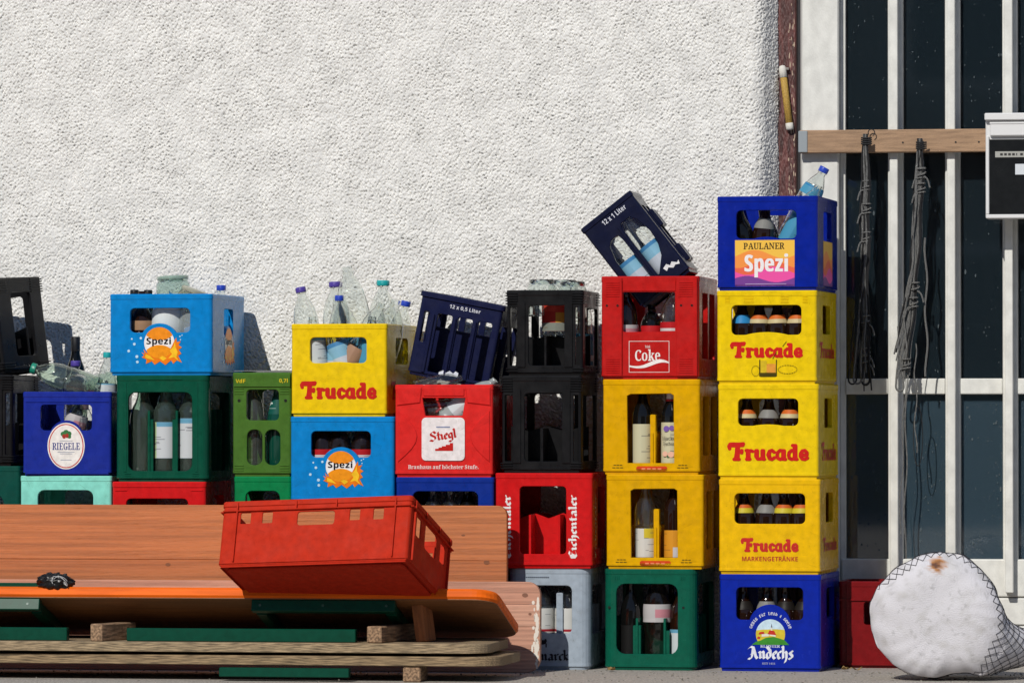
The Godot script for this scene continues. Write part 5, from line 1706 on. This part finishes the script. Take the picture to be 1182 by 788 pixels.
# ---------------------------------------------------------------- bottles
func build_bottles() -> void:
	var pet := solid_clear("#fafdfb", .005)
	var petg := solid_clear("#e8f4ea", .02)
	var brown := std(Color("#1f1009"), .06)
	var dark := std(Color("#0d0d0d"), .08)
	var grn := clear("#1f4a36", .72)
	var clr := solid_clear("#f6fbf8", .01)
	var cb := std(Color("#1f3fae"), .4)
	var cp := std(Color("#4a3a92"), .4)
	var ct := std(Color("#169a9c"), .4)
	var cg := std(Color("#14806a"), .4)
	var cw := std(Color("#e4e4e0"), .4)
	var ck := std(Color("#17171a"), .4)
	var lw := label_mat("white_blue", Color("#d9e2e6"), [[0, 0, 128, 8, Color("#6fb0d0")], [70, 0, 26, 64, Color("#b9d39a")]], 26)
	var lc := label_mat("cream", Color("#dcd8b4"), [[20, 46, 60, 10, Color("#e9e7d8")], [84, 54, 14, 8, Color("#3a5a3a")]], 34)
	var lo := label_mat("orange", Color("#e8a02c"), [[0, 40, 40, 24, Color("#d8d8e0")]], 14)
	var lyw := label_mat("yellow_white", Color("#e6e4dc"), [[0, 0, 60, 22, Color("#e8d03c")], [84, 0, 30, 64, Color("#b9bdb9")]], 20)
	var lr := label_mat("red", Color("#c81f26"), [[0, 26, 128, 12, Color("#e6dcdc")]], 4)
	var lp := label_mat("pink", Color("#c9c6c6"), [[0, 18, 70, 30, Color("#d8929e")], [92, 0, 5, 64, Color("#f0f0f0")]], 4)
	var lbl := label_mat("blue", Color("#4f9fc4"), [[0, 6, 128, 6, Color("#1d78b8")], [20, 44, 30, 12, Color("#d7ecf4")]], 10)
	var lwr := label_mat("white_red", Color("#dfe0dc"), [[0, 54, 128, 6, Color("#b02430")], [50, 16, 34, 2, Color("#8a8a92")]], 8)
	var lsky := label_mat("sky", Color("#8fc6e2"), [[0, 30, 128, 34, Color("#cfd8e6")], [0, 0, 128, 8, Color("#4a8ec4")]], 14)
	var lm := label_mat("colours", Color("#d89a3a"), [[0, 0, 128, 20, Color("#cf4030")], [30, 14, 50, 18, Color("#e8e06a")], [80, 18, 48, 30, Color("#b82a22")], [0, 44, 128, 20, Color("#8a8f86")]], 8)
	var no := label_mat("neck_orange", Color("#e0702c"), [[0, 32, 128, 32, Color("#d8c89a")]], 0)
	var ny := label_mat("neck_yellow", Color("#d8c838"), [[0, 0, 128, 26, Color("#d86a2c")]], 0)
	var nb := label_mat("neck_blue", Color("#2f8fd0"), [], 0)
	var nw := label_mat("neck_silver", Color("#8f8f8c"), [], 0)
	var nk := label_mat("neck_dark", Color("#26221f"), [], 0)
	var x: Array

	# tower: dark bottles showing their necks behind the openings
	x = [["i2", "brown bottle inside the yellow mug-print crate", [[.20, nb], [.38, no], [.60, no], [.80, no]]],
		["i3", "brown bottle inside the plain middle yellow crate of the tower", [[.24, no], [.46, nw], [.70, no]]],
		["i4", "brown bottle inside the yellow crate with two lines of lettering", [[.20, ny], [.42, nw], [.62, ny], [.82, ny]]],
		["i5", "dark bottle inside the blue crate with the hill emblem", [[.2, nk], [.42, nw], [.64, nk], [.82, nk]]]]
	for row in x:
		for q in row[2]:
			bottle("glass", .033, .245, brown, row[1].replace("bottle inside", "bottle with %s neck label inside" % ("blue" if q[1] == nb else "orange" if q[1] == no else "yellow" if q[1] == ny else "dark" if q[1] == nk else "silver")), inside(row[0], fx(row[0], q[0]) * .93, .018, .06, rng.randf_range(-.03, .03), 0, rng.randf() * 6), "bottles in the tower of crates", {"neck": q[1], "n0": .66, "n1": .76, "cap": ck if rng.randf() < .5 else cw})
	# topmost blue crate
	bottle("glass", .033, .25, dark, "dark bottle leaning left inside the topmost blue crate", inside("i1", -.06, .02, .06, -.16), "")
	bottle("glass", .033, .25, brown, "brown bottle leaning right inside the topmost blue crate", inside("i1", -.035, .02, .055, .10), "", {"neck": nw})
	bottle("glass", .033, .25, dark, "dark bottle further back inside the topmost blue crate", inside("i1", .01, .02, .13, -.2), "")
	bottle("pet", .032, .24, pet, "clear plastic bottle with blue label lying slanted inside the topmost crate", inside("i1", .03, .10, .06, .5), "", {"label": lbl, "y0": .2, "y1": .6})
	bottle("pet", .034, .27, pet, "clear bottle with blue cap sticking out of the topmost blue crate", inside("i1", .020, .128, .14, .50), "", {"cap": cb, "label": lbl, "y0": .66, "y1": .78})
	# red cola crate
	bottle("pet", .036, .25, pet, "cola bottle with red label at the right of the cola crate", inside("h1", .060, .02, .06), "", {"label": lr, "y0": .42, "y1": .60, "cap": std(Color("#b81a1e"), .4)})
	bottle("pet", .036, .245, clear("#150c0a", .8), "dark cola bottle with silver label in the cola crate", inside("h1", -.082, .02, .06), "", {"label": lp, "y0": .42, "y1": .58})
	bottle("pet", .034, .20, dark, "short black bottle standing low in the middle of the cola crate", inside("h1", -.01, .02, .1), "", {"label": lr, "y0": .3, "y1": .7})
	# ochre crates
	bottle("glass", .030, .25, dark, "dark bottle with cream text label in the upper ochre crate", inside("h2", -.035, .019, .056), "", {"label": lc, "y0": .06, "y1": .52})
	var sw := bottle("glass", .030, .25, dark, "swing-top bottle with flower label in the upper ochre crate", inside("h2", .052, .019, .052), "", {"label": lc, "y0": .06, "y1": .54})
	var st := smooth(); lathe(st, [Vector2(.013, .20), Vector2(.0145, .202), Vector2(.0145, .242), Vector2(.011, .258), Vector2(0, .26)], 14); part(sw, "stopper", st, cw)
	st = flat(); tube(st, [Vector3(-.02, .195, .006), Vector3(-.022, .23, .006), Vector3(-.012, .262, .004), Vector3(.012, .262, .004), Vector3(.022, .23, .006), Vector3(.02, .195, .006)], .0013, 6); part(sw, "wire_clasp", st, std(Color(.7, .7, .7), .3))
	st = smooth(); lathe(st, [Vector2(.0155, .196), Vector2(.017, .199), Vector2(.0155, .204)], 14); part(sw, "rubber_ring", st, std(Color("#b8242a"), .5))
	var pf := at(0, 0, .0310)
	words(sw, "Hacker", "serif", std(Color("#33302e"), .6), pf, .0, .088, .044, .011)
	words(sw, "Pschorr", "serif", std(Color("#33302e"), .6), pf, .0, .072, .038, .010)
	sheet(sw, "flower_print", [ellipse(-.01, .116, .009, .009, 10), ellipse(.006, .118, .008, .008, 10)], std(Color("#6a4a9a"), .6), pf)
	sheet(sw, "berry_print", [ellipse(-.014, .042, .008, .008, 10), ellipse(.004, .04, .010, .009, 10)], std(Color("#d8a890"), .6), pf)
	sheet(sw, "leaf_print", [ellipse(-.004, .034, .006, .004, 8), ellipse(.018, .04, .006, .008, 8)], std(Color("#3a5a34"), .6), pf)
	bottle("glass", .032, .25, clr, "clear glass bottle with yellow and white label in the lower ochre crate", inside("h3", -.036, .019, .056), "", {"label": lyw, "y0": .06, "y1": .40})
	bottle("glass", .030, .25, brown, "brown bottle with orange label in the lower ochre crate", inside("h3", .05, .019, .056), "", {"label": lo, "y0": .06, "y1": .38})
	# green floor crate
	bottle("glass", .030, .25, dark, "black bottle at the left of the green floor crate", inside("h4", fx("h4", .255), .019, .055), "", {"label": label_mat("blackl", Color("#191919"), [[10, 20, 30, 4, Color("#8a8a8a")], [60, 40, 30, 8, Color("#77776f")]], 12), "y0": .05, "y1": .45})
	bottle("pet", .040, .265, clear("#191410", .5), "plastic bottle with pink and silver label in the green floor crate", inside("h4", fx("h4", .54), .019, .07), "", {"label": lp, "y0": .46, "y1": .66, "cap": ck})
	bottle("glass", .033, .24, brown, "brown bottle with white label at the right of the green floor crate", inside("h4", fx("h4", .80), .019, .06), "", {"label": lw, "y0": .08, "y1": .42})
	bottle("glass", .033, .24, dark, "dark bottle behind the plastic one in the green floor crate", inside("h4", fx("h4", .66), .019, .16), "")
	# black crate with jars
	bottle("jar", .048, .13, clr, "clear glass jar with colourful label inside the upper black crate", inside("g1", fx("g1", .60), .118, .11), "", {"label": lm, "y0": .12, "y1": .74})
	bottle("pet", .030, .235, pet, "plastic bottle with light blue label at the side of the black crate", inside("g1", .074, .02, .275), "", {"label": lbl, "y0": .06, "y1": .46, "cap": cw})
	bottle("jar", .043, .11, clr, "clear glass jar on the black crate, beside the other jar", inside("g1", -.028, .178, .12), "")
	bottle("jar", .043, .11, clr, "clear glass jar on the black crate, next to the red cola crate", inside("g1", .062, .172, .14), "")
	bottle("jar", .045, .10, clr, "clear jar standing behind the other jars on the black crate", inside("g1", .02, .19, .24), "")
	# grey crate
	for q in [.36, .70]:
		bottle("pet", .038, .245, solid_clear("#f6f8f8", .01), "plastic bottle with white label and red line in the grey crate", inside("g4", fx("g4", q), .019, .062), "bottles in the grey crate", {"label": lwr, "y0": .36, "y1": .66, "turn": q})
	# red white-label crate
	bottle("pet", .034, .23, petg, "greenish plastic bottle lying in the red white-label crate", inside("f1", -.10, .185, .07, 1.45), "", {"cap": cg})
	bottle("pet", .032, .20, std(Color("#8f9696"), .3), "silvery plastic bottle lying in the red white-label crate", inside("f1", -.01, .165, .055, .9), "", {"label": lw, "y0": .2, "y1": .6})
	bottle("pet", .026, .15, pet, "crushed clear bottle on the red white-label crate's left rim", inside("f1", -.10, .262, .05, 1.35), "")
	for q in [.34, .52, .70]:
		bottle("glass", .032, .245, clr if q < .6 else dark, "pale bottle inside the blue crate under the red white-label crate" if q < .6 else "dark bottle inside the blue crate under the red white-label crate", inside("f2", fx("f2", q), .019, .06), "bottles in the blue crate" if q < .6 else "")
	# light blue crates
	for q in [.27, .43, .66]:
		bottle("pet", .035, .225, clear("#2a1c18", .45), "cola bottle with red label inside the lower light blue crate", inside("e2", fx("e2", q), .019, .06), "bottles in the light blue crate", {"label": lr, "y0": .44, "y1": .62, "cap": std(Color("#7a1418"), .4)})
	bottle("glass", .033, .235, brown, "brown bottle at the left inside the upper light blue crate", inside("c1", fx("c1", .27), .019, .06), "", {"label": label_mat("tan", Color("#b08a6a"), [], 4), "y0": .5, "y1": .62})
	for q in [[.06, .265], [.10, .263]]:
		bottle("glass", .030, .245, dark, "dark bottle with black cap just above the upper light blue crate's rim", inside("c1", -.112 + (q[0] - .06) * .8, .012, q[0] + .05), "black caps in the upper light blue crate", {"cap": ck})
	bottle("jar", .050, .13, std(Color("#cdd3d2"), .3), "whitish jar standing inside the upper light blue crate", inside("c1", .0, .085, .07, .05), "")
	bottle("jar", .050, .14, clear("#c9d2cf", .3), "milky jar leaning inside the upper light blue crate", inside("c1", .075, .075, .07, .14), "")
	bottle("jar", .052, .115, solid_clear("#dcebe4", .05), "clear glass jar with lid on top of the upper light blue crate", inside("c1", .0, .185, .16, -.05), "", {"cap": clear("#9fb8a8", .6), "cap_h": .012})
	bottle("jar", .044, .10, solid_clear("#e6e4d6", .05), "clear glass jar tipped on top of the upper light blue crate", inside("c1", .045, .165, .10, .35), "", {"cap": clear("#b9b9a4", .6), "cap_h": .012})
	bottle("pet", .033, .262, pet, "clear bottle with blue cap in the back of the upper light blue crate", inside("c1", .115, .012, .28), "", {"cap": cb})
	bottle("pet", .033, .225, pet, "clear bottle with pale label near the side of the upper light blue crate", inside("c1", .115, .019, .17), "", {"label": lw, "y0": .3, "y1": .7, "cap": cw})
	# yellow crate heaped with plastic bottles
	var heap := [[.20, .12, .07, -.18, .036, .27, cp, "purple cap leaning left", null], [.34, .095, .19, -.04, .042, .31, cp, "purple cap standing upright", null], [.44, .10, .055, .02, .030, .26, cb, "small blue cap at the front", lsky], [.73, .09, .26, .02, .045, .32, ct, "turquoise cap", null], [.74, .085, .33, .22, .034, .27, cb, "blue cap leaning right", null], [.52, .10, .27, -.3, .040, .28, null, "no cap, leaning far left at the back", null], [.60, .115, .08, .35, .038, .24, null, "no cap, leaning far right at the front", lsky], [.62, .155, .15, -.16, .046, .30, null, "no cap, tallest of the heap", lbl], [.72, .10, .20, .25, .045, .26, null, "no cap, lying across the heap", null]]
	for q in heap:
		var o := {}
		if q[6] != null: o["cap"] = q[6]
		if q[8] != null:
			o["label"] = q[8]; o["y0"] = .12; o["y1"] = .38
		bottle("pet", q[4], q[5], pet, "clear plastic bottle heaped in the yellow crate, " + q[7], inside("e1", fx("e1", q[0]), q[1], q[2], q[3]), "", o)
	bottle("glass", .03, .26, clear("#d8cf8a", .25), "yellowish bottle neck at the back of the heaped yellow crate", inside("e1", .105, .075, .35, .7), "", {"cap": std(Color("#8a8478"), .4)})
	for q in [[-.075, .10, .05, -.1, lw, "white"], [-.02, .085, .055, .5, label_mat("tan2", Color("#b08c74"), [], 8), "tan"], [.03, .09, .05, -.35, lsky, "pale blue"], [.07, .10, .06, .1, lbl, "darker blue"]]:
		bottle("pet", .033, .20, pet, "clear bottle with %s label low behind the opening of the heaped yellow crate" % q[5], inside("e1", q[0], q[1], q[2], q[3]), "", {"label": q[4], "y0": .2, "y1": .7})
	# dark green crate of water bottles
	for q in [[.24, null], [.50, lw], [.78, lw]]:
		var o := {}
		if q[1] != null:
			o = {"label": q[1], "y0": .18, "y1": .56 if q[0] < .6 else .60, "turn": 1.0 if q[0] < .6 else -2.2}
		bottle("glass", .040, .285, solid_clear("#c4dccf", .04), "clear bottle without label in the dark green water crate" if q[1] == null else "water bottle with white and blue label in the dark green crate", inside("c2", fx("c2", q[0]) * .95, .019, .062), "" if q[1] == null else "bottles in the dark green water crate", o)
	# olive crate
	bottle("stubby", .036, .27, std(Color("#0b4034"), .1), "dark green bottle with white mark in the narrow olive crate", inside("d1", .038, .019, .06), "", {"label": label_mat("greenmark", Color("#125a50"), [[96, 18, 20, 6, Color("#d8e4e0")], [104, 10, 5, 20, Color("#d8e4e0")], [92, 40, 34, 2, Color("#b8ccc6")]], 0), "y0": .62, "y1": .80})
	bottle("pet", .034, .26, clear("#5c605c", .4), "grey ribbed plastic bottle in the narrow olive crate", inside("d1", -.04, .019, .06), "")
	# blue crate with the oval label
	bottle("pet", .038, .22, petg, "large clear bottle with green cap lying on the oval-label crate", inside("b1", .085, .262, .09, -1.28), "", {"cap": cg})
	bottle("pet", .040, .22, pet, "large clear bottle lying on the oval-label crate with its base forward", inside("b1", .02, .262, .02, .0, 1.45), "")
	bottle("pet", .040, .27, petg, "large yellowish clear bottle lying across the back of the oval-label crate", inside("b1", .02, .262, .22, 1.35), "")
	bottle("pet", .034, .28, pet, "clear bottle with purple cap standing in the oval-label crate", inside("b1", -.006, .065, .16), "", {"cap": cp})
	bottle("glass", .032, .30, dark, "black bottle neck standing behind the heap in the oval-label crate", inside("b1", -.028, .12, .27), "", {"cap": ck, "cap_h": .045})
	bottle("pet", .030, .27, pet, "clear slim bottle with turquoise cap beside the light blue crate", inside("b1", .096, .10, .10, .03), "", {"cap": ct, "label": lw, "y0": .55, "y1": .66})
	bottle("pet", .030, .22, pet, "white-capped bottle behind the opening of the oval-label crate", inside("b1", .042, .006, .055), "", {"cap": cw, "cap_h": .03})
	bottle("pet", .032, .20, petg, "pinkish-labelled bottle behind the opening of the oval-label crate", inside("b1", -.02, .05, .06, .3), "", {"label": lp, "y0": .4, "y1": .7})
	# leaning navy crate
	for q in [-.043, .036]:
		bottle("pet", .036, .27, pet, "clear water bottle with sky blue label in the leaning navy crate", Transform3D(Basis(Vector3(0, 0, 1), deg_to_rad(38.0)), Vector3(.455, 1.126, .30)) * at(q, .02, .062), "bottles in the leaning navy crate", {"label": lsky, "y0": .12, "y1": .46, "cap": cb})
func build_litter() -> void:
	var r := RandomNumberGenerator.new()
	r.seed = 31
	var lm := std(Color(.55, .44, .26), .8)
	var grit := flat()
	for k in 420:
		var p := Vector3(r.randf_range(-1.7, 1.7), .0, .5 + 1.1 * r.randf() * r.randf())
		var z := r.randf_range(.0012, .0038)
		box(grit, Transform3D(Basis(Vector3(r.randf(), 1, r.randf()).normalized(), r.randf() * 6.0), p + Vector3(0, z * .3, 0)), Vector3(z * 2.0, z, z * 1.5), z * .2)
	var gm := part(self, "grit", grit, std(Color(.47, .45, .42), .9))
	tag(gm, "loose grit scattered over the concrete in front of the crates", "grit")
	gm.set_meta("kind", "stuff")
	for q in [[.31, .56], [.985, .42], [1.02, .45]]:
		var n := thing("dry_leaf", "small pale dry leaf on the ground in front of the green floor crate" if q[0] < .5 else "small pale dry leaf on the ground in front of the dark red crate", "leaf", Transform3D(Basis(Vector3.UP, r.randf() * 6), Vector3(q[0], .004, q[1])), "" if q[0] < .5 else "dry leaves by the dark red crate")
		var st := flat()
		var p := []
		for i in 7: p.append(Vector3(-.02 + .04 * i / 6.0, .004 + .004 * sin(i * 1.3), 0))
		for i in 6:
			for sg in [-1, 1]:
				var w0 := .011 * sin(PI * i / 6.0)
				var w1 := .011 * sin(PI * (i + 1) / 6.0)
				quad(st, p[i], p[i + 1], p[i + 1] + Vector3(0, .004 - w1 * .3, sg * w1), p[i] + Vector3(0, .004 - w0 * .3, sg * w0), Vector3.UP)
		part(n, "blade", st, lm)
